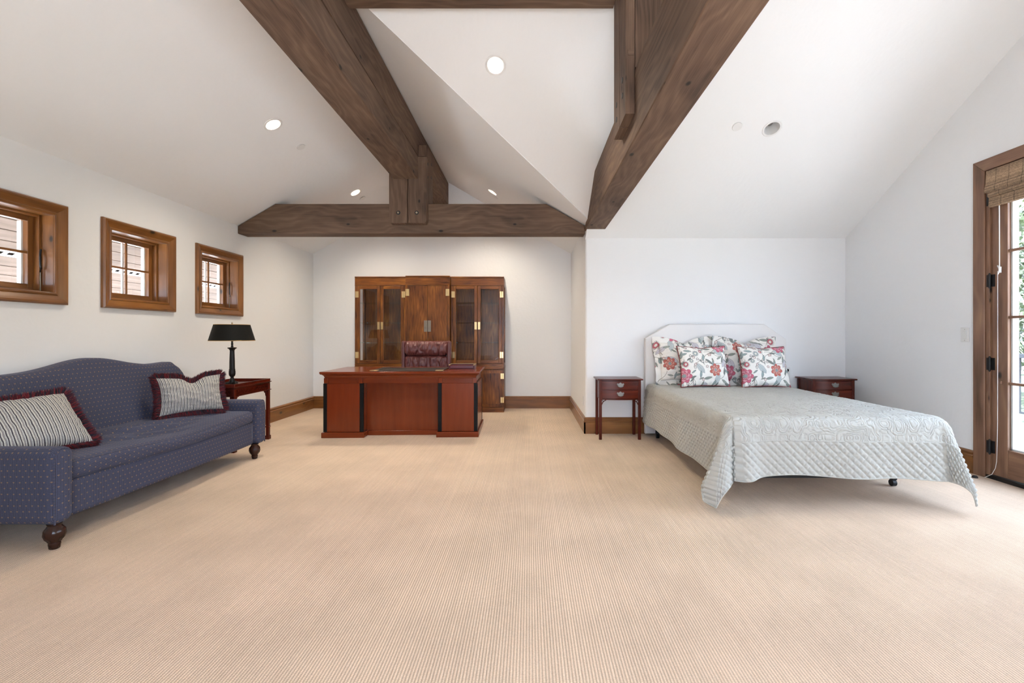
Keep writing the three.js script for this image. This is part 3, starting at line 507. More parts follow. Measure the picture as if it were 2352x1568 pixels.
// pillows
function pillowGeo(w, h, t, o = {}) {                  // x across, y up, z thick; centre at origin
  const N = o.n ?? 44, sheet = (sgn) => grid(N, N, (a, b) => {
    const u = a * 2 - 1, v = b * 2 - 1, pin = o.pinch ?? 0.09;
    let x = u * w / 2 * (1 - pin * (1 - v * v) * u * u), y = v * h / 2 * (1 - pin * (1 - u * u) * v * v);
    const f = Math.pow(Math.max(0, 1 - u * u), 0.42) * Math.pow(Math.max(0, 1 - v * v), 0.42);
    let z = sgn * t / 2 * f;
    if (o.chop) { const d = Math.exp(-((u - (o.chopX ?? 0)) ** 2) / 0.07) * smooth(-0.1, 1, v); y -= o.chop * d; z *= 1 - 0.45 * d; }
    const e = Math.min(1 - Math.abs(u), 1 - Math.abs(v));
    z += (o.wrinkle ?? 0.006) * f * (n3(u * 4 + sgn * 7, v * 4, o.seed ?? 5) * 2 + smooth(0.5, 0, e) * Math.sin((Math.abs(u) > Math.abs(v) ? v : u) * 19 + n3(u * 5, v * 5, 9) * 8) * 0.8);
    if (o.bend) z += o.bend * (v * v - 0.4);
    return [x, y, z];
  }, (a, b) => [(a - 0.5) * w + 0.5 * w, b * h]);
  const back = sheet(-1); back.index.array.reverse(); 
  const g = join([plain(sheet(1)), plain(back)]); return smoothNormals(g);
}
function rim(w, h, o = {}, n = 200) {                   // points along the seam of such a pillow
  const pts = [], pin = o.pinch ?? 0.09;
  for (let i = 0; i < n; i++) {
    const s = i / n * 4, k = Math.floor(s), f = (s - k) * 2 - 1; let u = [f, 1, -f, -1][k], v = [-1, f, 1, -f][k];
    let x = u * w / 2 * (1 - pin * (1 - v * v) * u * u), y = v * h / 2 * (1 - pin * (1 - u * u) * v * v), z = 0;
    if (o.chop) y -= o.chop * Math.exp(-((u - (o.chopX ?? 0)) ** 2) / 0.07) * smooth(-0.1, 1, v);
    if (o.bend) z += o.bend * (v * v - 0.4);
    pts.push([x, y, z]);
  }
  return pts;
}
{
  const fringeMat = mat('red and navy brush fringe', { vertexColors: true, roughness: 1 });
  const palette = [[0.16, 0.012, 0.02], [0.09, 0.012, 0.02], [0.035, 0.02, 0.035], [0.05, 0.035, 0.045], [0.22, 0.03, 0.035], [0.02, 0.018, 0.03]];
  const fringeGeo = (w, h, o) => {
    const pts = rim(w, h, o, 420), pos = [], col = [];
    for (let i = 0; i < pts.length; i++) for (let k = 0; k < 14; k++) {
      const p = pts[i], q = pts[(i + 1) % pts.length], c = palette[Math.floor(rnd() * palette.length)];
      const d = new THREE.Vector3(p[0] / w * 2, p[1] / h * 2, 0); const side = Math.abs(d.x) > Math.abs(d.y); d.set(side ? Math.sign(d.x) : d.x * 0.3, side ? d.y * 0.3 : Math.sign(d.y), 0).normalize();
      d.x += (rnd() - 0.5) * 0.7; d.y += (rnd() - 0.5) * 0.7; d.z = (rnd() - 0.5) * 1.6; d.normalize();
      const L1 = 0.034 + rnd() * 0.022, tn = new THREE.Vector3(q[0] - p[0], q[1] - p[1], 0).normalize(), b = new THREE.Vector3(p[0], p[1], p[2] + (rnd() - 0.5) * 0.02), wd = 0.0042;
      const e = b.clone().addScaledVector(d, L1), o2 = new THREE.Vector3().crossVectors(d, tn).normalize();
      const A = b.clone().addScaledVector(tn, wd), B = b.clone().addScaledVector(tn, -wd), C = b.clone().addScaledVector(o2, wd), E1 = e.clone().addScaledVector(tn, wd * 0.7);
      for (const tr of [[A, B, e], [B, C, e], [C, A, E1]]) for (const v of tr) { pos.push(v.x, v.y, v.z); col.push(...c); }
    }
    const g = new THREE.BufferGeometry(); g.setAttribute('position', new THREE.Float32BufferAttribute(pos, 3)); g.setAttribute('color', new THREE.Float32BufferAttribute(col, 3)); g.setAttribute('uv', new THREE.Float32BufferAttribute(new Float32Array(pos.length / 3 * 2), 2)); g.computeVertexNormals(); return g;
  };
  const turnUV = (g) => { const uv = g.attributes.uv; for (let i = 0; i < uv.count; i++) uv.setXY(i, uv.getY(i), uv.getX(i)); return g; };
  const make = (label, w, h, t, o, pos, rot) => {
    const g = thing('throw_pillow', label, 'pillow', pos); g.rotation.order = 'YXZ'; g.rotation.set(...rot);
    mesh('cushion', turnUV(pillowGeo(w, h, t, o)), M.stripe, g);
    mesh('fringe', fringeGeo(w, h, o), fringeMat, g).userData.kind = 'stuff';
    return g;
  };
  make('striped lumbar pillow with red fringe and dented top, by the far arm of the sofa', 0.50, 0.33, 0.15, { chop: 0.05, pinch: 0.10, wrinkle: 0.014, seed: 5, n: 56, chopX: 0.05 }, L(-2.985, 0.660, 4.02), [-0.20, 1.02, 0.0]);
  make('striped square pillow with red fringe slumped behind the near arm of the sofa', 0.46, 0.42, 0.19, { pinch: 0.07, wrinkle: 0.012, seed: 15, n: 56 }, L(-3.06, 0.625, 2.80), [-0.75, 1.18, 0.08]);
}

// ───────── end table with lamp ─────────
{
  const X0 = -3.40, X1 = -2.955, Z0 = 4.56, Z1 = 5.20, cx = (X0 + X1) / 2, cz = (Z0 + Z1) / 2, a = (X1 - X0) / 2, b = (Z1 - Z0) / 2;
  const t = thing('end_table', 'dark mahogany end table with raised gallery and fretwork apron beside the sofa', 'table', L(cx, 0, cz));
  mesh('tabletop', span(-a, a, 0.640, 0.656, -b, b), M.mahogany, t);
  for (const [x0, x1, z0, z1] of [[-a, a, -b, -b + 0.012], [-a, a, b - 0.012, b], [-a, -a + 0.012, -b + 0.012, b - 0.012], [a - 0.012, a, -b + 0.012, b - 0.012]]) mesh('gallery', span(x0, x1, 0.656, 0.690, z0, z1), M.mahogany, t);
  mesh('moulding', span(-a - 0.010, a + 0.010, 0.652, 0.660, -b - 0.010, b + 0.010, { r: 0.003 }), M.mahogany, t);
  for (const s of [-1, 1]) { mesh('apron', span(-a + 0.02, a - 0.02, 0.570, 0.640, s * (b - 0.012), s * (b - 0.028)), M.mahogany, t); mesh('apron', span(s * (a - 0.012), s * (a - 0.028), 0.570, 0.640, -b + 0.02, b - 0.02), M.mahogany, t); }
  const fret = []; for (let i = 0; i < 14; i++) { const z = -b + 0.07 + i * (2 * b - 0.14) / 13; fret.push(box(0.006, 0.05, 0.005, a - 0.010, 0.605, z, { rx: 0.7, r: 0 }), box(0.006, 0.05, 0.005, a - 0.010, 0.605, z, { rx: -0.7, r: 0 })); }
  for (let i = 0; i < 8; i++) { const x = -a + 0.07 + i * (2 * a - 0.14) / 7; fret.push(box(0.005, 0.05, 0.006, x, 0.605, b - 0.010, { rz: 0.7, r: 0 }), box(0.005, 0.05, 0.006, x, 0.605, b - 0.010, { rz: -0.7, r: 0 })); }
  mesh('fretwork', fret, M.mahogany, t).userData.kind = 'stuff';
  mesh('moulding', [span(-a - 0.008, a + 0.008, 0.562, 0.570, b - 0.02, b + 0.008), span(-a - 0.008, a + 0.008, 0.562, 0.570, -b - 0.008, -b + 0.02), span(a - 0.02, a + 0.008, 0.562, 0.570, -b + 0.02, b - 0.02), span(-a - 0.008, -a + 0.02, 0.562, 0.570, -b + 0.02, b - 0.02)], M.mahogany, t);
  for (const sx of [-1, 1]) for (const sz of [-1, 1]) {
    const x = sx * (a - 0.018), z = sz * (b - 0.018), leg = thing0('leg', t);
    mesh('shaft', span(x - 0.017, x + 0.017, 0, 0.640, z - 0.017, z + 0.017), M.mahogany, leg);
    mesh('foot_block', span(x - 0.023, x + 0.023, 0.0, 0.045, z - 0.023, z + 0.023), M.mahogany, leg); mesh('foot_block', span(x - 0.021, x + 0.021, 0.135, 0.15, z - 0.021, z + 0.021), M.mahogany, leg);
    const br = poly([[0, 0], [0, -0.075], [0.010, -0.06], [0.016, -0.035], [0.032, -0.026], [0.038, -0.012], [0.062, -0.008], [0.065, 0]], 0.010);
    mesh('bracket', [uvBox(br.clone().scale(1, 1, 1), 'x').rotateY(sz > 0 ? Math.PI / 2 : -Math.PI / 2).translate(x - 0.005, 0.562, z - sz * 0.017)], M.mahogany, leg);
  }
  const lamp = thing('table_lamp', 'dark bronze column table lamp with flared black shade on the end table', 'lamp', L(-3.06, 0.656, 4.69));
  const base = []; for (let k = 0; k < 3; k++) { const q = k * 2.094 + 0.4; base.push(tube([[0, 0.030, 0], [Math.cos(q) * 0.035, 0.036, Math.sin(q) * 0.035], [Math.cos(q) * 0.065, 0.020, Math.sin(q) * 0.065], [Math.cos(q) * 0.082, 0.014, Math.sin(q) * 0.082]], 0.014, 12, 8), plain(new THREE.SphereGeometry(0.017, 12, 8)).translate(Math.cos(q) * 0.085, 0.017, Math.sin(q) * 0.085), plain(new THREE.SphereGeometry(0.012, 10, 8)).translate(Math.cos(q) * 0.075, 0.036, Math.sin(q) * 0.075)); }
  mesh('claw_base', [...base, lathe([[0, 0.02], [0.04, 0.022], [0.042, 0.030], [0.028, 0.040], [0.024, 0.060], [0.014, 0.092]], 24)], M.bronze, lamp);
  mesh('column', lathe([[0.012, 0.066], [0.014, 0.074], [0.026, 0.086], [0.030, 0.100], [0.030, 0.122], [0.027, 0.132], [0.029, 0.137], [0.025, 0.142], [0.0245, 0.20], [0.0215, 0.28], [0.021, 0.296], [0.030, 0.308], [0.042, 0.314], [0.040, 0.320], [0.015, 0.322]].map(([r, y]) => [r, 0.085 + (y - 0.066) * 1.238]), 32), M.bronze, lamp);
  mesh('neck', lathe([[0.010, 0.400], [0.012, 0.414], [0.007, 0.424], [0.012, 0.434], [0.008, 0.446], [0.010, 0.464], [0.020, 0.470], [0.018, 0.478], [0.004, 0.482], [0.004, 0.635], [0, 0.635]], 20), M.bronze, lamp);
  const y0 = 0.470, y1 = 0.634, r0 = 0.206, r1 = 0.162, sh = thing0('lamp_shade', lamp);
  const c0 = lathe([[r0, y0 + 0.002], [r1, y1 - 0.002]], 56); mesh('shade_outside', c0, M.lampBlack, sh);
  mesh('shade_lining', lathe([[r1 - 0.003, y1], [r0 - 0.003, y0]], 56), M.gold, sh);
  mesh('shade_trim', [plain(new THREE.TorusGeometry(r0 - 0.001, 0.0028, 8, 56).rotateX(Math.PI / 2)).translate(0, y0, 0), plain(new THREE.TorusGeometry(r1 - 0.001, 0.0026, 8, 56).rotateX(Math.PI / 2)).translate(0, y1, 0)], M.gold, sh);
  const sp = []; for (let k = 0; k < 3; k++) { const q = k * 2.094; sp.push(tube([[0, y1 - 0.012, 0], [Math.cos(q) * (r1 - 0.003), y1 - 0.004, Math.sin(q) * (r1 - 0.003)]], 0.0018, 4, 5)); }
  mesh('shade_spider', sp, M.oldBrass, sh);
  mesh('finial', lathe([[0, 0.626], [0.008, 0.628], [0.010, 0.634], [0.005, 0.640], [0.009, 0.648], [0.004, 0.657], [0, 0.664]], 16), M.oldBrass, lamp);
  const dish = thing('trinket_dish', 'small glossy black rectangular dish on the end table before the lamp', 'dish', L(-3.035, 0.656, 4.612));
  mesh('dish', [span(-0.05, 0.05, 0.001, 0.006, -0.022, 0.022), span(-0.05, 0.05, 0.006, 0.016, 0.018, 0.022), span(-0.05, 0.05, 0.006, 0.016, -0.022, -0.018), span(-0.05, -0.046, 0.006, 0.016, -0.018, 0.018), span(0.046, 0.05, 0.006, 0.016, -0.018, 0.018)], M.ebony, dish);
}

// ───────── desk: local x across (0 = middle of the front), z towards the camera ─────────
const DESK = L(-1.485, 0, 5.225), DTURN = 0.028;
{
  const d = thing('executive_desk', 'large red cherry pedestal desk with black corner strips and moulded top', 'desk', DESK, DTURN);
  const w = 0.915, dep = 0.86, H = 0.762;
  mesh('desktop', span(-w - 0.0, w + 0.0, H - 0.022, H, -dep, 0.0, { r: 0.006, seg: 2 }), M.cherry, d);
  // cove moulding under the top, mitred round
  const cove = mitred(2 * w - 0.10, dep - 0.10, [[0, 0], [0.004, 0.0], [0.006, 0.016], [0.014, 0.034], [0.030, 0.048], [0.044, 0.052], [0.046, 0.060], [0.0, 0.060]]);
  for (const c of cove) mesh('cove_moulding', c.rotateX(-Math.PI / 2).translate(0, H - 0.081, -dep / 2), M.cherry, d);
  const fy0 = H - 0.135, fy1 = H - 0.081, xs = [-0.885, -0.435, 0.435, 0.885];
  // frieze blocks: recessed between rounded consoles
  mesh('frieze', span(-0.865, 0.865, fy0, fy1, -dep + 0.06, -0.055), M.cherry, d);
  const arcPanel = (x0, x1) => { const s = new THREE.Shape(), r = 0.02; s.moveTo(x0, fy0); s.lineTo(x1, fy0); s.lineTo(x1, fy1 - r); s.absarc(x1 - r, fy1 - r, r, 0, Math.PI / 2, false); s.lineTo(x0 + r, fy1); s.absarc(x0 + r, fy1 - r, r, Math.PI / 2, Math.PI, false); return uvBox(new THREE.ExtrudeGeometry(s, { depth: 0.006, bevelEnabled: false, curveSegments: 8 }), 'x').translate(0, 0, -0.057); };
  mesh('frieze_panel', arcPanel(-0.835, -0.505), M.cherry, d); mesh('frieze_panel', arcPanel(-0.415, 0.415), M.cherry, d); mesh('frieze_panel', arcPanel(0.505, 0.835), M.cherry, d);
  for (const x of [-0.852, -0.46, 0.46, 0.852]) mesh('console_block', span(x - 0.024, x + 0.024, fy0, fy1 + 0.008, -0.06, -0.034, { r: 0.004 }), M.cherry, d);
  for (const s of [-1, 1]) {
    const x0 = s * 0.432, x1 = s * 0.880, p = thing0('pedestal', d);
    mesh('carcass', span(x0, x1, 0.062, fy0, -dep + 0.06, -0.055, { r: 0.003, grain: 'y' }), M.cherry, p);
    mesh('front_panel', span(x0 + s * 0.040, x1 - s * 0.030, 0.066, fy0 - 0.004, -0.056, -0.050, { r: 0.002, grain: 'y' }), M.cherry, p);
    mesh('side_panel', span(x1, x1 + s * 0.004, 0.066, fy0 - 0.004, -dep + 0.10, -0.095, { r: 0.001, grain: 'y' }), M.cherry, p);
    for (const x of [x0 + s * 0.018, x1 - s * 0.014]) mesh('corner_strip', span(x - 0.021, x + 0.021, 0.066, fy0 - 0.002, -0.075, -0.046, { r: 0.003 }), M.ebony, p);
    mesh('corner_strip', span(x1 - s * 0.004, x1 + s * 0.007, 0.066, fy0 - 0.002, -0.085, -0.058, { r: 0.003 }), M.ebony, p); mesh('corner_strip', span(x1 - s * 0.01, x1 + s * 0.007, 0.066, fy0 - 0.002, -dep + 0.06, -dep + 0.10, { r: 0.003 }), M.ebony, p);
    mesh('plinth', span(x0 - s * 0.020, x1 + s * 0.022, 0.0, 0.062, -dep + 0.04, -0.022, { r: 0.006, seg: 2 }), M.cherry, p);
    for (let k = 0; k < 3; k++) { const y0 = 0.10 + k * 0.17; const dr = thing0('drawer', p); mesh('drawer_front', span(x0 + s * 0.03, x1 - s * 0.03, y0, y0 + 0.155, -dep + 0.042, -dep + 0.062, { grain: 'x' }), M.cherry, dr); mesh('pull', tube([[(x0 + x1) / 2 - 0.05, y0 + 0.08, -dep + 0.045], [(x0 + x1) / 2, y0 + 0.07, -dep + 0.020], [(x0 + x1) / 2 + 0.05, y0 + 0.08, -dep + 0.045]], 0.005, 12, 6), M.brass, dr); }
  }
  mesh('modesty_panel', span(-0.432, 0.432, 0.05, fy0, -0.205, -0.185, { r: 0.002, grain: 'y' }), M.cherry, d);
  mesh('modesty_plinth', span(-0.412, 0.412, 0.0, 0.056, -0.215, -0.160, { r: 0.005 }), M.cherry, d);
  // things on the desk
  const toWorld = (x, y, z) => { const v = new THREE.Vector3(x, y, z).applyAxisAngle(new THREE.Vector3(0, 1, 0), DTURN); return [DESK[0] + v.x, DESK[1] + v.y, DESK[2] + v.z]; };
  const pad = thing('desk_pad', 'black leather desk pad with gold corners on the desk', 'desk pad', toWorld(0.06, H + 0.001, -0.34), DTURN);
  mesh('sheet', span(-0.42, 0.42, 0.0, 0.006, -0.27, 0.27, { r: 0.002 }), M.padLeather, pad);
  for (const s of [-1, 1]) mesh('side_rail', span(s * 0.42, s * 0.34, 0.006, 0.011, -0.27, 0.27, { r: 0.002 }), M.padLeather, pad);
  for (const s of [-1, 1]) mesh('gold_corner', span(s * 0.425, s * 0.335, 0.0045, 0.0125, 0.20, 0.275, { r: 0.002 }), M.brass, pad);
  const tray = thing('letter_tray', 'oxblood leather letter tray with gold edges on the desk', 'tray', toWorld(0.665, H + 0.001, -0.50), DTURN);
  mesh('tray_base', span(-0.16, 0.16, 0, 0.010, -0.12, 0.12), M.redLeather, tray);
  for (const s of [-1, 1]) { mesh('tray_side', span(s * 0.16, s * 0.150, 0.010, 0.052, -0.12, 0.12), M.redLeather, tray); mesh('gold_edge', span(s * 0.162, s * 0.148, 0.052, 0.056, -0.12, 0.12, { r: 0.001 }), M.brass, tray); }
  mesh('tray_back', span(-0.15, 0.15, 0.010, 0.052, -0.12, -0.11), M.redLeather, tray); mesh('gold_edge', span(-0.15, 0.15, 0.052, 0.056, -0.122, -0.108, { r: 0.001 }), M.brass, tray);
  mesh('tray_front', box(0.30, 0.045, 0.05, 0, 0.027, 0.10, { r: 0.012, seg: 2 }), M.redLeather, tray);
  for (const x of [-0.15, 0.15]) mesh('gold_corner', plain(new THREE.SphereGeometry(0.008, 12, 8)).translate(x, 0.052, 0.12), M.brass, tray);
}
// ───────── desk chair ─────────
{
  const c = thing('desk_chair', 'burgundy leather executive chair with padded headrest behind the desk', 'chair', L(-1.435, 0, 6.36), 0.03);
  const ruffle = (v, h, seed) => { const f = smooth(-0.01, 0.04, v.z); v.z += f * (0.010 * Math.sin(v.x * 62 + n3(v.x * 14, v.y * 6, seed) * 14) * (0.35 + 0.65 * smooth(0, h * 0.5, Math.abs(v.y))) + 0.012 * n3(v.x * 16, v.y * 9, seed + 2)); };
  mesh('headrest', softBox(0.60, 0.215, 0.13, 0.06, 110, 34, 14, (v) => { ruffle(v, 0.1, 61); v.z += 0.025 * (1 - (v.y / 0.11) ** 2) * smooth(0, 0.05, v.z); v.y += 0.995; v.z -= 0.02; }, 'y'), M.leather, c);
  mesh('backrest', softBox(0.61, 0.46, 0.12, 0.055, 110, 60, 14, (v) => { ruffle(v, 0.23, 71); v.y += 0.665; v.z -= 0.008 + 0.10 * 0; }, 'y'), M.leather, c);
  mesh('back_shell', softBox(0.655, 0.66, 0.06, 0.028, 20, 30, 4, (v) => { v.y += 0.770; v.z -= 0.07; }, 'y'), M.leather, c);
  for (const s of [-1, 1]) mesh('side_roll', softBox(0.05, 0.645, 0.13, 0.024, 6, 40, 10, (v) => { v.x += s * 0.315; v.y += 0.780; v.z -= 0.025; }, 'y'), M.leather, c);
  mesh('seat', softBox(0.60, 0.13, 0.54, 0.05, 30, 8, 30, (v) => { v.y += 0.44 + 0.01 * Math.cos(v.x * 5); v.z += 0.26; }, 'x'), M.leather, c);
  for (const s of [-1, 1]) { const arm = thing0('armrest', c); mesh('arm_pad', softBox(0.075, 0.05, 0.34, 0.022, 6, 4, 12, (v) => { v.x += s * 0.335; v.y += 0.65; v.z += 0.14; }), M.leather, arm); mesh('arm_bracket', tube([[s * 0.30, 0.41, 0.12], [s * 0.36, 0.44, 0.16], [s * 0.36, 0.62, 0.15]], 0.016, 12, 8), M.mahogany, arm); }
  mesh('gas_column', cyl(0.03, 0.035, 0.26, 0, 0.25, 0.22, 20), M.blackMetal, c);
  for (let k = 0; k < 5; k++) { const q = k * 2 * Math.PI / 5 + 0.3, x = Math.cos(q), z = Math.sin(q), leg = thing0('base_leg', c); mesh('spoke', tube([[0, 0.13, 0.22], [x * 0.15, 0.115, 0.22 + z * 0.15], [x * 0.30, 0.075, 0.22 + z * 0.30]], 0.020, 10, 8), M.mahogany, leg); mesh('caster', cyl(0.028, 0.028, 0.045, x * 0.30, 0.028, 0.22 + z * 0.30, 18, { rz: Math.PI / 2 }), M.blackMetal, leg); }
}

// ───────── wall cabinets: local x across, z = front face ─────────
function plate(parent, x, y, z, w, h, m, name = 'hinge') {
  const g = thing0(name, parent);
  mesh('plate', [span(x - w / 2, x - 0.003, y - h / 2, y + h / 2, z, z + 0.004, { r: 0.001 }), span(x + 0.003, x + w / 2, y - h / 2, y + h / 2, z, z + 0.004, { r: 0.001 })], m, g);
  mesh('knuckle', cyl(0.005, 0.005, h, x, y, z + 0.005, 10), m, g);
}
function lockPlate(parent, x, y, z, w, h, m) {
  const g = thing0('pull', parent); mesh('plate', span(x - w / 2, x + w / 2, y - h / 2, y + h / 2, z, z + 0.004, { r: 0.001 }), m, g);
  mesh('bail', [plain(new THREE.TorusGeometry(w * 0.28, 0.0025, 6, 16)).translate(x, y - h * 0.15, z + 0.007), cyl(0.004, 0.004, 0.008, x, y + h * 0.12, z + 0.006, 8, { rx: Math.PI / 2 })], m, g);
}
function cabinet(kind, label, x0, x1, zFront, top, open = 0) {   // open: which side is glazed
  const w = x1 - x0, dep = ZA - zFront - 0.012, g = thing(kind === 'display' ? 'display_cabinet' : 'armoire_cabinet', label, 'cabinet', L((x0 + x1) / 2, 0, zFront), 0, 'brown wall cabinets behind the desk');
  const a = w / 2, t = 0.022, yW = 0.705, yL = 0.66;   // waist
  // lower part
  mesh('plinth', span(-a, a, 0, 0.075, -dep, -0.004), M.pecan, g);
  mesh('lower_body', span(-a, a, 0.075, yL, -dep, -0.020, { r: 0.003, grain: 'y' }), M.pecan, g);
  for (const s of [-1, 1]) { const d = thing0('lower_door', g); mesh('door_panel', span(s * 0.003, s * (a - 0.024), 0.082, yL - 0.012, -0.019, -0.001, { grain: 'y' }), M.pecan, d); mesh('raised_field', span(s * 0.05, s * (a - 0.07), 0.13, yL - 0.06, -0.002, 0.002, { r: 0.0015, grain: 'y' }), M.pecan, d); for (const y of [0.19, 0.555]) plate(d, s * (a - 0.026), y, 0.0, 0.05, 0.085, M.brass); lockPlate(d, s * 0.03, 0.40, 0.0, 0.035, 0.09, M.brass); }
  mesh('waist_moulding', span(-a - 0.004, a + 0.004, yL, yW, -dep, 0.004, { r: 0.006, seg: 2 }), M.pecan, g);
  // upper part
  const dy0 = yW + 0.045, dy1 = top - 0.155;
  mesh('cornice', span(-a, a, top - 0.018, top, -dep, 0.004, { r: 0.004 }), M.pecan, g);
  mesh('frieze', span(-a, a, top - 0.125, top - 0.018, -dep, -0.004, { r: 0.002, grain: 'x' }), M.pecan, g);
  mesh('door_rail', span(-a, a, top - 0.140, top - 0.125, -dep, 0.002, { r: 0.003 }), M.pecan, g);
  mesh('bottom_rail', span(-a, a, yW, dy0 - 0.004, -dep, -0.002, { r: 0.003 }), M.pecan, g);
  mesh('back_panel', span(-a + t, a - t, dy0 - 0.004, top - 0.14, -dep, -dep + 0.012, { r: 0, grain: 'y' }), M.pecan, g);
  if (kind === 'display') {
    for (const s of [-1, 1]) {                         // glazed sides
      mesh('corner_post', span(s * a, s * (a - 0.034), dy0 - 0.004, top - 0.14, -0.05, -0.004, { grain: 'y' }), M.pecan, g); mesh('corner_post', span(s * a, s * (a - 0.03), dy0 - 0.004, top - 0.14, -dep + 0.012, -dep + 0.06, { grain: 'y' }), M.pecan, g);
      if (s !== open) mesh('side_panel', span(s * a, s * (a - 0.018), dy0 - 0.004, top - 0.14, -dep + 0.06, -0.05, { grain: 'y' }), M.pecan, g);
      else mesh('side_pane', new THREE.PlaneGeometry(dep - 0.10, top - 0.14 - dy0).rotateY(Math.PI / 2).translate(s * (a - 0.012), (dy0 + top - 0.14) / 2, -dep / 2), M.glass, g);
      const dr = thing0('glazed_door', g), xi = s * 0.003, xo = s * (a - 0.034), st = 0.046;
      mesh('stile', span(xi, xi + s * st, dy0, dy1 + 0.012, -0.019, 0.002, { grain: 'y' }), M.pecan, dr); mesh('stile', span(xo, xo - s * st, dy0, dy1 + 0.012, -0.019, 0.002, { grain: 'y' }), M.pecan, dr);
      mesh('rail', span(xi + s * st, xo - s * st, dy0, dy0 + 0.05, -0.019, 0.001, { grain: 'x' }), M.pecan, dr); mesh('rail', span(xi + s * st, xo - s * st, dy1 - 0.038, dy1 + 0.012, -0.019, 0.001, { grain: 'x' }), M.pecan, dr);
      mesh('pane', new THREE.PlaneGeometry(Math.abs(xo - xi) - 2 * st, dy1 - 0.038 - dy0 - 0.05).translate((xi + xo) / 2, (dy0 + 0.05 + dy1 - 0.038) / 2, -0.012), M.glass, dr);
      for (const y of [dy0 + 0.13, dy1 - 0.12]) plate(dr, s * (a - 0.036), y, 0.003, 0.052, 0.095, M.brass);
      lockPlate(dr, s * 0.026, (dy0 + dy1) / 2 - 0.01, 0.003, 0.036, 0.115, M.brass);
    }
    for (const f of [0.27, 0.53, 0.79]) mesh('glass_shelf', span(-a + 0.035, a - 0.035, dy0 + (dy1 - dy0) * f - 0.004, dy0 + (dy1 - dy0) * f + 0.004, -dep + 0.016, -0.06, { r: 0 }), M.shelfGlass, g);
  } else {
    for (const s of [-1, 1]) {
      mesh('side_panel', span(s * a, s * (a - t), dy0 - 0.004, top - 0.14, -dep + 0.012, -0.004, { grain: 'y' }), M.pecan, g);
      const dr = thing0('door', g); mesh('door_panel', span(s * 0.0015, s * (a - 0.034), dy0, dy1 + 0.012, -0.019, 0.002, { r: 0.003, grain: 'y' }), M.pecan, dr);
      mesh('edge_bead', [span(s * (a - 0.034), s * (a - 0.046), dy0, dy1 + 0.012, 0.002, 0.006, { r: 0.002, grain: 'y' }), span(0, s * (a - 0.046), dy1, dy1 + 0.012, 0.002, 0.006, { r: 0.002, grain: 'x' })], M.pecan, dr);
      for (const y of [dy0 + 0.13, dy1 - 0.10]) plate(dr, s * (a - 0.032), y, 0.006, 0.055, 0.105, M.brass);
      lockPlate(dr, s * 0.028, (dy0 + dy1) / 2 - 0.02, 0.003, 0.05, 0.17, M.oldBrass);
      mesh('stile', span(s * a, s * (a - 0.033), dy0 - 0.004, top - 0.14, -0.03, 0.003, { grain: 'y' }), M.pecan, g);
    }
  }
  return g;
}
cabinet('display', 'glazed display cabinet with glass shelves at the window end of the cabinet row', -2.672, -1.888, 6.975, 2.082, -1);
cabinet('armoire', 'solid door cabinet with one large square lock between the two glazed cabinets', -1.880, -1.206, 6.92, 2.088);
cabinet('display', 'glazed display cabinet with glass shelves at the bed end of the cabinet row', -1.198, -0.384, 6.975, 2.082, 1);
// ───────── bed ─────────
const BED = { x0: 1.375, x1: 2.915, head: 5.36, foot: 3.13, top: 0.600 };
{
  const b = thing('bed', 'queen bed with clipped corner white slipcovered headboard', 'bed', L((BED.x0 + BED.x1) / 2, 0, (BED.head + BED.foot) / 2));
  const W2 = (BED.x1 - BED.x0) / 2, L2 = (BED.head - BED.foot) / 2;
  const hx = 2.204 - (BED.x0 + BED.x1) / 2, o = poly([[-0.83, 0.02], [0.83, 0.02], [0.83, 1.135], [0.575, 1.312], [-0.545, 1.312], [-0.83, 1.145]].map(([x, y]) => [x + hx, y]), 0.082, { bevel: 0.014, seg: 3 });
  const hb = thing0('headboard', b);
  mesh('slipcover', plain(toCreasedNormals(uvBox(o, 'x').translate(0, 0, -L2 - 0.084), 0.6)), M.linen, hb);
  const outline = [[-0.822, 0.06], [-0.822, 1.140], [-0.541, 1.305], [0.571, 1.305], [0.822, 1.130], [0.822, 0.06]];
  for (let i = 0; i < outline.length - 1; i++) { const p = outline[i], q = outline[i + 1]; mesh('welt', tube([[p[0] + hx, p[1], -L2 - 0.006], [q[0] + hx, q[1], -L2 - 0.006]], 0.004, 3, 6), M.linen, hb); }
  for (const [x, z] of [[-W2 + 0.10, -L2 + 0.14], [W2 - 0.10, -L2 + 0.14], [-W2 + 0.16, L2 - 0.62], [W2 - 0.06, L2 - 0.44]]) { const leg = thing0('leg', b); mesh('post', span(x - 0.02, x + 0.02, 0.05, 0.19, z - 0.02, z + 0.02), M.blackMetal, leg); mesh('caster', cyl(0.026, 0.026, 0.03, x, 0.026, z, 18, { rz: Math.PI / 2 }), M.blackMetal, leg); }
  mesh('bed_frame', [span(-W2 + 0.03, W2 - 0.03, 0.18, 0.20, -L2 + 0.02, -L2 + 0.06), span(-W2 + 0.03, W2 - 0.03, 0.18, 0.20, L2 - 0.10, L2 - 0.06), span(-W2 + 0.03, -W2 + 0.07, 0.18, 0.20, -L2 + 0.06, L2 - 0.10), span(W2 - 0.07, W2 - 0.03, 0.18, 0.20, -L2 + 0.06, L2 - 0.10)], M.blackMetal, b);
  mesh('box_spring', softBox(2 * W2 - 0.06, 0.17, 2 * L2 - 0.08, 0.03, 4, 4, 4, (v) => { v.y += 0.287; v.z -= 0.0; }), M.linen, b);
  mesh('mattress', softBox(2 * W2 - 0.04, 0.215, 2 * L2 - 0.06, 0.06, 10, 6, 10, (v) => { v.y += 0.480; }), M.linen, b);
}
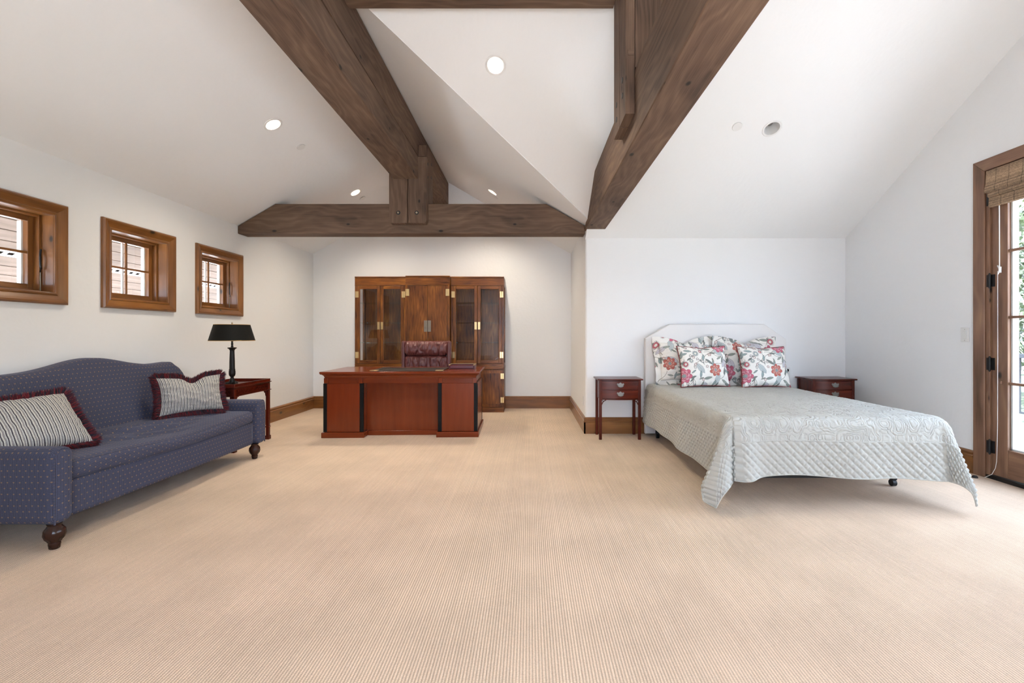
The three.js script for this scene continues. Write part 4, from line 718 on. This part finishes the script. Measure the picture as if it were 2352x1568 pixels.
// quilt: a sheet laid over the bed; s across, t from head to foot, both in metres along the cloth
{
  const drop = 0.485, foot = 0.435, seam = 0.20, R = 0.08;
  const W2 = (BED.x1 - BED.x0) / 2 + 0.012, cx = (BED.x0 + BED.x1) / 2, len = BED.head - 0.03 - BED.foot;
  const edge = (a) => { const q = R * Math.PI / 2; if (a < 0) return [a, 0]; if (a < q) { const f = a / R; return [R * Math.sin(f) , -R * (1 - Math.cos(f))]; } return [R + (a - q) * 0.045, -R - (a - q)]; };   // outwards, down
  const diamond = (p, q) => { const a = (p + q) / 0.052, c = (p - q) / 0.052, f = (x) => Math.abs(x - Math.round(x)) * 2; return (1 - Math.pow(1 - f(a), 3)) * (1 - Math.pow(1 - f(c), 3)); };
  function sheet(s, t) {                               // -> [x, y, Z]
    const sx = Math.sign(s) || 1, a = Math.abs(s) - (W2 - R), b = t - (len - R);
    const hang = 1 + 0 * s;
    const left = sx < 0;
    let x, y, z, onFoot = b > 0, onSide = a > 0;
    const ripple = (k, amt) => amt * Math.sin(k);
    if (!onSide || !onFoot) {
      const [ox, dy1] = edge(Math.min(a, 9)), [oz, dy2] = edge(Math.min(b, 9));
      x = sx * (W2 - R + (onSide ? ox : a)); z = len - R + (onFoot ? oz : b); y = (onSide ? dy1 : 0) + (onFoot ? dy2 : 0);
      if (onSide) { const k = clamp(-dy1 / drop); x += sx * k * (0.014 * Math.sin(t * 5.1 + 1) + 0.010 * Math.sin(t * 11)) + sx * k * k * 0.03 * smooth(len - 0.5, len, t); }
      if (onFoot) { const k = clamp(-dy2 / foot), e = smooth(0.45, 0.0, W2 - Math.abs(s)); z += k * (0.012 * Math.sin(s * 6 + 0.6) + 0.008 * Math.sin(s * 13)) + k * k * (left ? 0.03 : 0.05) * e + (left ? 0.055 * k * Math.exp(-(((W2 - Math.abs(s) - 0.13) / 0.07) ** 2)) : 0); }
    } else {                                           // corner: the spare cloth hangs as a flared cone
      const r = Math.hypot(a, b), phi = Math.atan2(b, a), m = phi / (Math.PI / 2);
      const [o1, d1] = edge(r), f = clamp((r - 0.06) / 0.5), peak = Math.pow(Math.sin(2 * phi), 1.5);
      const out0 = o1, down = d1 * (1 - 0.13 * peak * f) ;
      let flare = f * (0.02 + (left ? 0.17 : 0.10) * peak);
      // the pleat: cloth gathers towards one direction and folds back before the foot side
      let th = left ? phi * 0.80 + 0.42 * f * Math.sin(2 * phi) * (m > 0.5 ? 0.35 : -0.35) : phi + 0.40 * f * Math.sin(2 * phi);
      if (left) flare -= 0.10 * f * Math.exp(-(((m - 0.84) / 0.10) ** 2)); else flare -= 0.03 * f * Math.exp(-(((m - 0.15) / 0.1) ** 2));
      const rho = out0 + flare + 0.05 * f * f * (left ? smooth(0.5, 1, m) : smooth(0.2, 1, m));
      x = sx * (W2 - R + rho * Math.cos(th)); z = len - R + rho * Math.sin(th); y = down;
    }
    y += BED.top + 0.010;
    if (y > BED.top - 0.02) y += 0.006 * n3(s * 3, t * 3, 21) + 0.008 * smooth(0.5, 0, Math.hypot((s) / W2, (t - 1.2) / 1.4) - 0.3);
    if (y < 0.014) { const over = 0.014 - y; y = 0.014 + 0.004 * Math.sin(over * 40); z += (left ? 0.15 : 0.5) * over; x += sx * (left ? 0.25 : -0.15) * over; }
    return [x, y, z];
  }
  const hemAt = (s) => foot + 0.018 * Math.sin(s * 4.2 + 0.9) + 0.05 * smooth(W2 - 0.55, W2 + 0.1, Math.abs(s));
  const S1 = W2 - R + drop, T1 = len - R + foot;
  function piece(s0, s1, t0, t1, raise) {
    const step = 0.0068, nu = Math.max(2, Math.round((s1 - s0) / step)), nv = Math.max(2, Math.round((t1 - t0) / step));
    let pos = [], uv = [], N = (nu + 1) * (nv + 1);
    const st = []; for (let j = 0; j <= nv; j++) for (let i = 0; i <= nu; i++) st.push([s0 + (s1 - s0) * i / nu, t0 + (t1 - t0) * j / nv]);
    const warpT = (s, t) => t > len - R ? len - R + (t - (len - R)) * hemAt(s) / foot : t;
    for (const [s, t0_] of st) {
      const t = warpT(s, t0_), e = 0.004, p = sheet(s, t), q = sheet(s + e, t), r = sheet(s, t + e);
      const n = new THREE.Vector3(r[0] - p[0], r[1] - p[1], r[2] - p[2]).cross(new THREE.Vector3(q[0] - p[0], q[1] - p[1], q[2] - p[2])).normalize();
      const h = raise(s, t); pos.push(cx + p[0] + n.x * h, Math.max(0.006, p[1] + n.y * h), -(BED.head - 0.03) + p[2] + n.z * h); uv.push(s, t);
    }
    const ix = []; for (let j = 0; j < nv; j++) for (let i = 0; i < nu; i++) { const a = j * (nu + 1) + i, b = a + 1, c = a + nu + 1, d = c + 1; ix.push(a, d, b, a, c, d); }
    const g = new THREE.BufferGeometry(); g.setAttribute('position', new THREE.Float32BufferAttribute(pos, 3)); g.setAttribute('uv', new THREE.Float32BufferAttribute(uv, 2)); g.setIndex(ix); g.computeVertexNormals(); return g;
  }
  // stitched vines: a height field of curling stems and leaves
  const vine = texture(1024, 1024, (u, v) => {
    const a = fbm(u * 9, v * 9, 9, 9, 17, 2), b = fbm(u * 9, v * 9, 9, 9, 29, 2), r = Math.abs(Math.sin(Math.PI * 9 * a)), q = Math.abs(Math.sin(Math.PI * 7 * b));
    const t = 255 * (0.75 * Math.pow(r, 0.55) * Math.pow(q, 0.35) + 0.25 * fbm(u * 70, v * 70, 70, 70, 18, 2)); return [t, t, t];
  }, [0.9, 0.9], false);
  const quiltMat = mat('pale sage quilted cotton', { color: lin(0.47, 0.465, 0.425), roughness: 0.95, bumpMap: vine, bumpScale: 0.007, sheen: 0.15, sheenRoughness: 0.6 });
  const borderMat = mat('pale sage quilted cotton border', { color: lin(0.47, 0.465, 0.425), roughness: 0.95, bumpMap: clothBump, bumpScale: 0.0005 });
  const q = thing('quilt', 'pale sage quilt with stitched vines and a diamond border hanging over the bed', 'quilt', [0, 0, 0]);
  const sm = W2 - R + seam, tm = len - R + seam, flat = () => 0.0, dia = (s, t) => 0.014 * diamond(s, t) - 0.006;
  mesh('center_panel', piece(-sm, sm, 0, tm, (s, t) => 0.0055 * Math.pow(Math.abs(Math.sin(Math.PI * 9 * fbm(s * 10 + 90, t * 10 + 90, 4096, 4096, 17, 2))), 0.6) * Math.pow(Math.abs(Math.sin(Math.PI * 6 * fbm(s * 10 + 40, t * 10 + 70, 4096, 4096, 29, 2))), 0.4)), quiltMat, q);
  mesh('border', piece(-S1, -sm, 0, tm, dia), borderMat, q); mesh('border', piece(sm, S1, 0, tm, dia), borderMat, q); mesh('border', piece(-S1, S1, tm, T1, dia), borderMat, q);
  const bind = (fn, n) => { const pts = []; for (let i = 0; i <= n; i++) { const [s, t0] = fn(i / n), t = t0 > len - R ? len - R + (t0 - (len - R)) * hemAt(s) / foot : t0, p = sheet(s, t); pts.push([cx + p[0], Math.max(0.008, p[1]), -(BED.head - 0.03) + p[2]]); } return tube(pts, 0.0048, n * 2, 6); };
  mesh('binding', [bind((f) => [-S1, f * T1], 90), bind((f) => [-S1 + 2 * S1 * f, T1], 130), bind((f) => [S1, f * T1], 90)], borderMat, q);
  mesh('seam_cord', [bind((f) => [-sm, f * tm], 80), bind((f) => [-sm + 2 * sm * f, tm], 100), bind((f) => [sm, f * tm], 80)].map((g) => g), borderMat, q);
}
// floral print: one 1.1 m repeat painted as dye on cream cotton
const floral = (() => {
  const N = 1024, c = document.createElement('canvas'); c.width = c.height = N; const x = c.getContext('2d');
  x.fillStyle = '#e9e5dd'; x.fillRect(0, 0, N, N);
  let sd = 4242; const rr = () => { sd = (sd * 1664525 + 1013904223) >>> 0; return sd / 4294967296; };
  const wrap = (px, py, fn) => { for (const dx of [-N, 0, N]) for (const dy of [-N, 0, N]) { x.save(); x.translate(px + dx, py + dy); fn(); x.restore(); } };
  const leaf = (l, w, q, fill, line) => { x.save(); x.rotate(q); x.beginPath(); x.moveTo(0, 0); x.quadraticCurveTo(l * 0.5, -w, l, 0); x.quadraticCurveTo(l * 0.5, w, 0, 0); x.fillStyle = fill; x.fill(); x.strokeStyle = line; x.lineWidth = 3; x.stroke(); x.beginPath(); for (let k = 0; k < 7; k++) { const t = l * (k + 1) / 8; x.moveTo(t, 0); x.lineTo(t + l * 0.1, -w * 0.4); x.moveTo(t, 0); x.lineTo(t + l * 0.1, w * 0.4); } x.moveTo(0, 0); x.lineTo(l, 0); x.lineWidth = 2; x.stroke(); x.restore(); };
  const flower = (R, n, a, b, line, heart) => { for (const [f, col] of [[1, a], [0.72, b], [0.5, a]]) { for (let k = 0; k < n; k++) { const q = k / n * 6.283 + f; x.beginPath(); x.ellipse(Math.cos(q) * R * 0.55 * f, Math.sin(q) * R * 0.55 * f, R * 0.42 * f, R * 0.30 * f, q, 0, 7); x.fillStyle = col; x.fill(); x.strokeStyle = line; x.lineWidth = 3; x.stroke(); } } x.beginPath(); x.arc(0, 0, R * 0.22, 0, 7); x.fillStyle = heart; x.fill(); for (let k = 0; k < 12; k++) { x.beginPath(); x.arc(Math.cos(k * 0.52) * R * 0.3, Math.sin(k * 0.52) * R * 0.3, 4, 0, 7); x.fillStyle = '#efe9df'; x.fill(); } };
  const thistle = (R, a, line) => { for (let k = 0; k < 22; k++) { const q = k / 22 * 6.283; x.beginPath(); x.moveTo(Math.cos(q) * R * 0.5, Math.sin(q) * R * 0.5); x.lineTo(Math.cos(q + 0.1) * R, Math.sin(q + 0.1) * R); x.lineTo(Math.cos(q + 0.25) * R * 0.5, Math.sin(q + 0.25) * R * 0.5); x.fillStyle = line; x.fill(); } x.beginPath(); x.arc(0, 0, R * 0.62, 0, 7); x.fillStyle = a; x.fill(); x.beginPath(); x.arc(0, 0, R * 0.3, 0, 7); x.fillStyle = '#d9d5c8'; x.fill(); };
  const stems = ['#7d6f60', '#8b8378', '#6f7268'], greens = ['#8f988e', '#a7aca0', '#7f8580', '#9fb0ae'];
  for (let k = 0; k < 26; k++) { const px = rr() * N, py = rr() * N, q0 = rr() * 6.28; wrap(px, py, () => { x.strokeStyle = stems[k % 3]; x.lineWidth = 6; x.beginPath(); x.moveTo(0, 0); x.bezierCurveTo(90 * Math.cos(q0), 90 * Math.sin(q0), 150 * Math.cos(q0 + 1), 150 * Math.sin(q0 + 1), 240 * Math.cos(q0 + 0.6), 240 * Math.sin(q0 + 0.6)); x.stroke(); }); }
  for (let k = 0; k < 14; k++) { const px = rr() * N, py = rr() * N, q = rr() * 6.28, l = 150 + rr() * 80; wrap(px, py, () => leaf(l, l * 0.42, q, k % 2 ? '#c9c5ca' : '#bcc4c2', '#8b8885')); }
  for (let k = 0; k < 64; k++) { const px = rr() * N, py = rr() * N, q = rr() * 6.28, l = 70 + rr() * 70; wrap(px, py, () => leaf(l, l * 0.3, q, greens[k % 4], '#6d6c66')); }
  for (let k = 0; k < 13; k++) { const px = (k * 0.39 + 0.1 + rr() * 0.1) * N % N, py = (k * 0.61 + 0.2) * N % N; wrap(px, py, () => thistle(42 + (k % 3) * 10, k % 2 ? '#9aa3a0' : '#b4646a', '#6b6560')); }
  for (let k = 0; k < 26; k++) { const px = rr() * N, py = rr() * N; wrap(px, py, () => flower(20 + rr() * 10, 5, k % 2 ? '#c98f8f' : '#a9b8ba', '#ddc9c2', '#8a7f78', '#7b6a5c')); }
  for (const [px, py, R, k] of [[230, 260, 128, 0], [730, 180, 104, 1], [520, 600, 138, 0], [130, 760, 110, 1], [860, 800, 122, 0]]) wrap(px, py, () => flower(R, 7, k ? '#bd6a60' : '#c4667a', k ? '#d39a88' : '#d99aa6', '#84605e', '#8d9a98'));
  const t = new THREE.CanvasTexture(c); t.wrapS = t.wrapT = THREE.RepeatWrapping; t.colorSpace = THREE.SRGBColorSpace; t.repeat.set(1 / 0.72, 1 / 0.72); return t;
})();
{
  const print = mat('cream cotton with floral print', { map: floral, roughness: 0.9, bumpMap: clothBump, bumpScale: 0.0004 }), pip = mat('burgundy piping', { color: lin(0.20, 0.03, 0.03), roughness: 0.8 });
  const shiftUV = (g, u, v) => { const a = g.attributes.uv; for (let i = 0; i < a.count; i++) a.setXY(i, a.getX(i) + u, a.getY(i) + v); return g; };
  const sham = (label, pos, rot, u, v, seed) => {
    const g = thing('pillow_sham', label, 'pillow', pos, 0, 'floral pillows on the bed'); g.rotation.order = 'YXZ'; g.rotation.set(...rot);
    mesh('cushion', shiftUV(pillowGeo(0.60, 0.44, 0.20, { chop: 0.02, pinch: 0.04, wrinkle: 0.016, seed, n: 52 }), u, v), print, g);
    const inner = rim(0.585, 0.425, { chop: 0.02, pinch: 0.04 }, 240);
    const fl = grid(240, 6, (a, b) => { const p = inner[Math.round(a * 240) % 240], n = inner.length, d = [p[0] / 0.29, p[1] / 0.21], k = b; return [p[0] + Math.sign(d[0]) * Math.min(1, Math.abs(d[0]) ** 4) * 0.076 * k, p[1] + Math.sign(d[1]) * Math.min(1, Math.abs(d[1]) ** 4) * 0.076 * k - 0.03 * k * Math.exp(-((d[0]) ** 2) / 0.25) * (d[1] > 0 ? 1 : 0), 0.018 * k * Math.sin(a * 55 + seed) + 0.02 * k * k * Math.sin(a * 23 + seed)]; }, (a, b) => { const p = inner[Math.round(a * 240) % 240]; return [p[0] * (1 + b * 0.2) + 0.3 + u, p[1] * (1 + b * 0.28) + 0.22 + v]; });
    const fb = plain(fl.clone()); const f2 = plain(fl); { const p = f2.attributes.position; for (let i = 0; i < p.count; i++) p.setZ(i, p.getZ(i) - 0.003); }
    mesh('flange', join([fb, f2]), print, g);
    return g;
  };
  sham('flanged floral sham leaning on the headboard at its nightstand end', L(1.80, 0.885, 5.245), [-0.18, 0.02, 0.02], 0.0, 0.0, 11);
  sham('flanged floral sham leaning on the headboard beside the wall outlet', L(2.475, 0.885, 5.205), [-0.20, -0.02, -0.01], 0.31, 0.22, 23);
  const cush = (label, pos, rot, u, v, seed) => {
    const g = thing('square_cushion', label, 'cushion', pos, 0, 'floral pillows on the bed'), o = { pinch: 0.075, wrinkle: 0.014, seed, n: 52, chop: 0.012 }; g.rotation.order = 'YXZ'; g.rotation.set(...rot);
    mesh('cushion', shiftUV(pillowGeo(0.56, 0.46, 0.19, o), u, v), print, g);
    mesh('piping', tube(rim(0.56, 0.46, o, 160), 0.0055, 320, 6, true), pip, g); return g;
  };
  cush('square floral cushion with burgundy piping before the sham at the nightstand end', L(1.925, 0.838, 5.03), [-0.26, 0.10, 0.0], 0.14, 0.42, 31);
  cush('square floral cushion with burgundy piping before the sham beside the outlet', L(2.585, 0.834, 5.02), [-0.28, 0.10, -0.01], 0.14, 0.42, 37);
}
// ───────── nightstands: local x across, z = front ─────────
{
  const n = thing('nightstand', 'small two drawer mahogany nightstand with slim legs beside the return wall', 'nightstand', L(1.03, 0, 5.28), 0, 'matching nightstands');
  const a = 0.235, zf = 0.135, zb = -0.165, H = 0.69, bow = (x) => 0.028 * (1 - (x / a) ** 2);
  const bowShape = (w, back, extra) => { const p = []; for (let i = 0; i <= 20; i++) { const x = -w + 2 * w * i / 20; p.push([x, -(zf + bow(x * a / w) + extra)]); } p.push([w, -back], [-w, -back]); return p; };
  const slab = (w, back, extra, y0, y1, bevel) => uvBox(plain(toCreasedNormals(poly(bowShape(w, back, extra), y1 - y0, { bevel }).rotateX(-Math.PI / 2).translate(0, y0, 0), 0.5)), 'x');
  mesh('top', slab(0.258, zb - 0.010, 0.018, H - 0.018, H, 0.005), M.mahogany, n);
  mesh('body', slab(a - 0.012, zb, -0.020, 0.452, H - 0.018, 0), M.mahogany, n);
  for (const [y0, y1] of [[0.568, 0.664], [0.468, 0.562]]) {
    const dr = thing0('drawer', n); mesh('drawer_front', slab(a - 0.030, zf - 0.04, 0.0, y0, y1, 0.002), M.mahogany, dr);
    const y = (y0 + y1) / 2 + 0.006, z = zf + 0.0285, bp = [[-0.042, 0.010], [-0.033, 0.021], [-0.024, 0.014], [-0.012, 0.020], [0, 0.029], [0.012, 0.018], [0.024, 0.014], [0.033, 0.021], [0.042, 0.010], [0.034, -0.004], [0.022, -0.022], [0.0, -0.028], [-0.022, -0.022], [-0.034, -0.004]];
    const pull = thing0('pull', dr); mesh('backplate', poly(bp, 0.003).translate(0, y, z - 0.001), M.nickel, pull); mesh('bail', tube([[-0.028, y + 0.006, z + 0.006], [-0.026, y - 0.014, z + 0.014], [0, y - 0.022, z + 0.018], [0.026, y - 0.014, z + 0.014], [0.028, y + 0.006, z + 0.006]], 0.0032, 20, 6), M.nickel, pull);
  }
  mesh('apron_rail', slab(a - 0.028, zf - 0.03, 0.002, 0.452, 0.464, 0.002), M.mahogany, n);
  for (const sx of [-1, 1]) for (const [z, k] of [[zf - 0.012, 1], [zb + 0.018, -1]]) {
    const x = sx * (a - 0.014), leg = thing0('leg', n); mesh('shaft', span(x - 0.016, x + 0.016, 0, H - 0.018, z - 0.016, z + 0.016), M.mahogany, leg);
    if (k > 0) for (const e of [-0.006, 0.006]) mesh('reed', span(x + e - 0.0025, x + e + 0.0025, 0.01, H - 0.03, z + 0.015, z + 0.018, { r: 0.001 }), M.mahogany, leg);
    if (k > 0) mesh('bracket', [tube([[x - sx * 0.016, 0.395, z], [x - sx * 0.030, 0.425, z], [x - sx * 0.066, 0.450, z]], 0.005, 10, 6), tube([[x - sx * 0.016, 0.450, z], [x - sx * 0.036, 0.430, z]], 0.004, 6, 6)], M.mahogany, leg);
  }
  copyOf(n, L(3.445, 0, 5.28), 0, 'small two drawer mahogany nightstand with slim legs behind the bed in the corner');
}
// ───────── small fittings ─────────
{
  const s = thing('light_switch', 'ivory paddle light switch on the wall before the glazed door', 'switch', L(XR, 1.185, 3.972), -Math.PI / 2);
  mesh('plate', box(0.078, 0.124, 0.006, 0, 0, 0.003, { r: 0.003 }), M.plastic, s); mesh('paddle', box(0.034, 0.068, 0.006, 0, 0, 0.008, { r: 0.002, rx: 0.05 }), M.plastic, s); for (const y of [-0.048, 0.048]) mesh('screw', cyl(0.003, 0.003, 0.002, 0, y, 0.0065, 10, { rx: Math.PI / 2 }), M.nickel, s);
  const o = thing('wall_outlet', 'ivory wall outlet on the wall between headboard and corner nightstand', 'outlet', L(3.105, 0.735, ZB));
  mesh('plate', box(0.076, 0.12, 0.006, 0, 0, 0.003, { r: 0.003 }), M.plastic, o); for (const y of [-0.028, 0.028]) mesh('socket', box(0.034, 0.03, 0.004, 0, y, 0.007, { r: 0.002 }), M.plastic, o);
  const p = thing('plug', 'black plug pushed into the wall outlet beside the headboard', 'plug', L(3.095, 0.763, ZB - 0.0095)); mesh('plug_body', box(0.03, 0.03, 0.032, 0, 0, 0.016, { r: 0.006 }), M.ebony, p); mesh('cable', tube([[0, -0.012, 0.026], [0, -0.10, 0.03], [-0.005, -0.4, 0.02], [-0.01, -0.74, 0.02]], 0.003, 20, 6), M.ebony, p);
  const o2 = thing('wall_outlet', 'ivory wall outlet low on the short return wall', 'outlet', L(XA, 0.36, 5.72), -Math.PI / 2); mesh('plate', box(0.076, 0.12, 0.006, 0, 0, 0.003, { r: 0.003 }), M.plastic, o2); for (const y of [-0.028, 0.028]) mesh('socket', box(0.034, 0.03, 0.004, 0, y, 0.007, { r: 0.002 }), M.plastic, o2);
  const ds = thing('door_stop', 'small brown dome door stop on the carpet by the glazed door', 'door stop', L(3.70, 0, 3.775)); mesh('dome', lathe([[0, 0.020], [0.012, 0.018], [0.019, 0.010], [0.021, 0.0], [0, 0]], 20), M.bronze, ds);
}

// ───────── outdoors ─────────
{
  const grass = texture(512, 512, (u, v) => { const a = fbm(u * 8, v * 8, 8, 8, 101, 4), b = noise(u * 180, v * 180, 180, 180, 102), t = 0.55 + a * 0.5 + (b - 0.5) * 0.4; return [52 * t, 62 * t, 27 * t]; }, [4, 4]);
  const drive = texture(256, 256, (u, v) => { const t = 0.85 + 0.3 * (noise(u * 120, v * 120, 120, 120, 103) - 0.5); return [196 * t, 190 * t, 182 * t]; }, [2, 2]);
  const gm = mat('meadow grass', { map: grass, roughness: 1 }), dm = mat('pale gravel', { map: drive, roughness: 1 });
  const hill = grid(60, 60, (a, b) => { const x = 7.2 + a * 60, Z = -35 + b * 90; return [x, -0.6 + 0.20 * Math.max(0, x - 11) + 1.2 * n3(x * 0.12, Z * 0.12, 111) * smooth(9, 20, x), -Z]; }, (a, b) => [a * 60, b * 90]);
  structure(mesh('hillside', hill, gm), 'green grass hillside beyond the deck rail', 'hillside');
  structure(mesh('ground', new THREE.BoxGeometry(60, 0.2, 90).translate(-34.2, -3.2, -10), dm), 'pale gravel ground below the left windows', 'ground');
  const g2 = structure(mesh('forecourt', new THREE.BoxGeometry(14, 0.2, 30).translate(0, -0.5, 16.6), dm), 'pale gravel forecourt behind the room', 'ground');
  // roof overhang seen through the square windows: boards, vent strip, gutter board
  const sf = thing('roof_overhang', 'brown board soffit with a slotted white vent strip outside the square windows', 'soffit', [0, 0, 0]); sf.userData.kind = 'structure';
  const yS = (x) => 2.40 - 0.583 * (-3.70 - x), tilt = Math.atan(0.583), cs = Math.cos(tilt), N = 8, bw = 0.137;
  const put = (g, d, lift = 0) => { g.rotateZ(tilt).translate(-3.70 - d * cs, 2.40 - d * Math.sin(tilt) + lift, 0); return g; };
  let d = 0.0; const board = box(bw - 0.006, 0.02, 9.6, 0, 0, 0, { r: 0.003, grain: 'z' });
  for (let k = 0; k < 10; k++) { if (k === 7) { d += 0.07; } const o = mesh('soffit_board', board, M.soffit, sf); o.rotation.z = tilt; o.position.set(-3.70 - (d + bw / 2) * cs, 2.40 - (d + bw / 2) * Math.sin(tilt), -3.1); if (k === 6) sf.userData.vent = d + bw; d += bw; }
  const vd = sf.userData.vent + 0.035; delete sf.userData.vent;
  const ladder = [box(0.012, 0.012, 9.6, -0.030, -0.004, 0, { r: 0 }), box(0.012, 0.012, 9.6, 0.030, -0.004, 0, { r: 0 })]; for (let k = 0; k < 110; k++) ladder.push(box(0.05, 0.012, 0.022, 0, -0.004, -4.75 + k * 0.0865, { r: 0 }));
  const vs = mesh('vent_strip', ladder, M.white, sf); vs.rotation.z = tilt; vs.position.set(-3.70 - vd * cs, 2.40 - vd * Math.sin(tilt), -3.1);
  const ex = -3.70 - (d + 0.02) * cs, ey = 2.40 - (d + 0.02) * Math.sin(tilt);
  mesh('fascia_board', span(ex - 0.03, ex, ey - 0.05, ey + 0.16, -7.9, 1.7, { grain: 'z' }), M.soffit, sf);
  mesh('roof_deck', panel([[XL - 0.15, Yleft(XL - 0.15) + 0.16, 1.7], [XL - 0.15, Yleft(XL - 0.15) + 0.16, -7.9], [ex, ey + 0.14, -7.9], [ex, ey + 0.14, 1.7]], [-0.583, 1, 0], 0.03), M.soffit, sf);
  // deck, rail
  const dk = thing('stone_deck', 'grey stone paved deck outside the glazed door', 'deck', [0, 0, 0]); dk.userData.kind = 'structure';
  const pave = [0.165, 0.185, 0.15].map((t, k) => mat('grey paver ' + 'abc'[k], { color: lin(t, t * 0.97, t * 0.92), roughness: 0.9 })), pg = box(0.445, 0.04, 0.295, 0, 0, 0, { r: 0.006 });
  mesh('bedding', span(4.02, 7.1, -0.20, -0.075, -8.2, 1.6, { r: 0 }), dm, dk);
  for (let i = 0; i < 6; i++) for (let j = 0; j < 20; j++) { const o = mesh('paver', pg, pave[Math.floor(rnd() * 3)], dk); o.position.set(4.26 + i * 0.45 + (j % 2) * 0.12, -0.055, -2.2 - j * 0.30); }
  const rl = thing('deck_rail', 'dark metal railing with thin balusters at the edge of the deck', 'railing', [6.98, 0, -5]);
  mesh('top_rail', span(-0.03, 0.03, 0.86, 0.92, -3.2, 3.6), M.blackMetal, rl); mesh('bottom_rail', span(-0.015, 0.015, 0.07, 0.10, -3.2, 3.6), M.blackMetal, rl);
  const bal = span(-0.009, 0.009, 0.10, 0.86, -0.009, 0.009, { r: 0.002 }); for (let k = 0; k < 56; k++) mesh('baluster', bal, M.blackMetal, rl).position.z = -3.15 + k * 0.12;
  for (const z of [-3.2, -1, 1.2, 3.4]) mesh('post', span(-0.03, 0.03, -0.1, 0.95, z - 0.03, z + 0.03), M.blackMetal, rl);
  // trees
  const bark = texture(128, 256, (u, v) => { const k = fbm(u * 6, v * 30, 6, 30, 121, 3); const t = k > 0.62 ? 0.25 : 0.9 + 0.2 * k; return [205 * t, 203 * t, 192 * t]; }, [0.4, 1.2]);
  const barkM = mat('pale aspen bark', { map: bark, roughness: 0.9 });
  const leafM = [[0.026, 0.040, 0.006], [0.016, 0.028, 0.005], [0.04, 0.048, 0.008]].map((c, k) => mat('leaf green ' + 'abc'[k], { color: lin(...c), roughness: 0.8, transmission: 0.35, thickness: 0, side: THREE.DoubleSide }));
  const tree = (x, Z, h, r, k, label) => {
    const y0 = -0.6 + 0.20 * Math.max(0, x - 11), t = thing('aspen_tree', label, 'tree', L(x, y0, Z), 0, 'trees outside the glazed door');
    mesh('trunk', [plain(new THREE.CylinderGeometry(0.05, 0.10, h, 10)).translate(0, h / 2, 0), tube([[0, h * 0.5, 0], [r * 0.4, h * 0.72, 0.1], [r * 0.7, h * 0.85, 0.2]], 0.03, 8, 6), tube([[0, h * 0.42, 0], [-r * 0.4, h * 0.6, -0.2], [-r * 0.7, h * 0.8, -0.3]], 0.03, 8, 6)], barkM, t);
    const pos = [], a = new THREE.Vector3(), u = new THREE.Vector3(), w = new THREE.Vector3();
    for (let i = 0; i < 2600; i++) {
      const q = rnd() * 6.283, e = Math.acos(2 * rnd() - 1), R = Math.cbrt(rnd()), cl = 0.75 + 0.5 * noise(q * 2, e * 3, 64, 64, 131 + k);
      a.set(Math.cos(q) * Math.sin(e) * r * R * cl, h * 0.62 + Math.cos(e) * h * 0.42 * R * cl, Math.sin(q) * Math.sin(e) * r * R * cl); u.set(rnd() - 0.5, rnd() - 0.5, rnd() - 0.5).normalize().multiplyScalar(0.055); w.set(rnd() - 0.5, rnd() - 0.5, rnd() - 0.5).cross(u).normalize().multiplyScalar(0.04);
      const P = [a.clone().sub(u), a.clone().add(w), a.clone().add(u), a.clone().sub(w)]; for (const m of [0, 1, 2, 0, 2, 3]) pos.push(P[m].x, P[m].y, P[m].z);
    }
    const g = new THREE.BufferGeometry(); g.setAttribute('position', new THREE.Float32BufferAttribute(pos, 3)); g.computeVertexNormals(); mesh('foliage', plain(g), leafM[k % 3], t).userData.kind = 'stuff';
  };
  const spots = [[9.2, 8.0, 4.2, 1.0], [11.6, 11.0, 5.0, 1.2], [14.6, 13.4, 4.8, 1.4], [12.2, 8.4, 3.6, 1.1], [18.2, 16.6, 6.4, 1.8], [19.5, 20.6, 6.0, 1.8]];
  spots.forEach(([x, Z, h, r], k) => tree(x, Z, h, r, k, ['slim aspen close behind the deck rail', 'tall aspen with a pale trunk on the lower hillside', 'bushy aspen halfway up the hillside', 'low bright aspen beside the deck', 'tallest aspen at the top of the hillside', 'wide aspen behind the others on the hillside'][k]));
  for (const [x, Z, h, r, k, l] of [[-11, 5.5, 4.2, 1.8, 1, 'leafy tree below the roof edge outside the square windows, nearest the gravel'], [-13, 9.5, 4.6, 2.0, 0, 'leafy tree beyond the gravel outside the far square window']]) tree2(x, Z, h, r, k, l);
  function tree2(x, Z, h, r, k, l) { tree(x, Z, h, r, k, l); const t = scene.children[scene.children.length - 1]; t.position.y = -3.1; }
}
renderer.render(scene, camera);
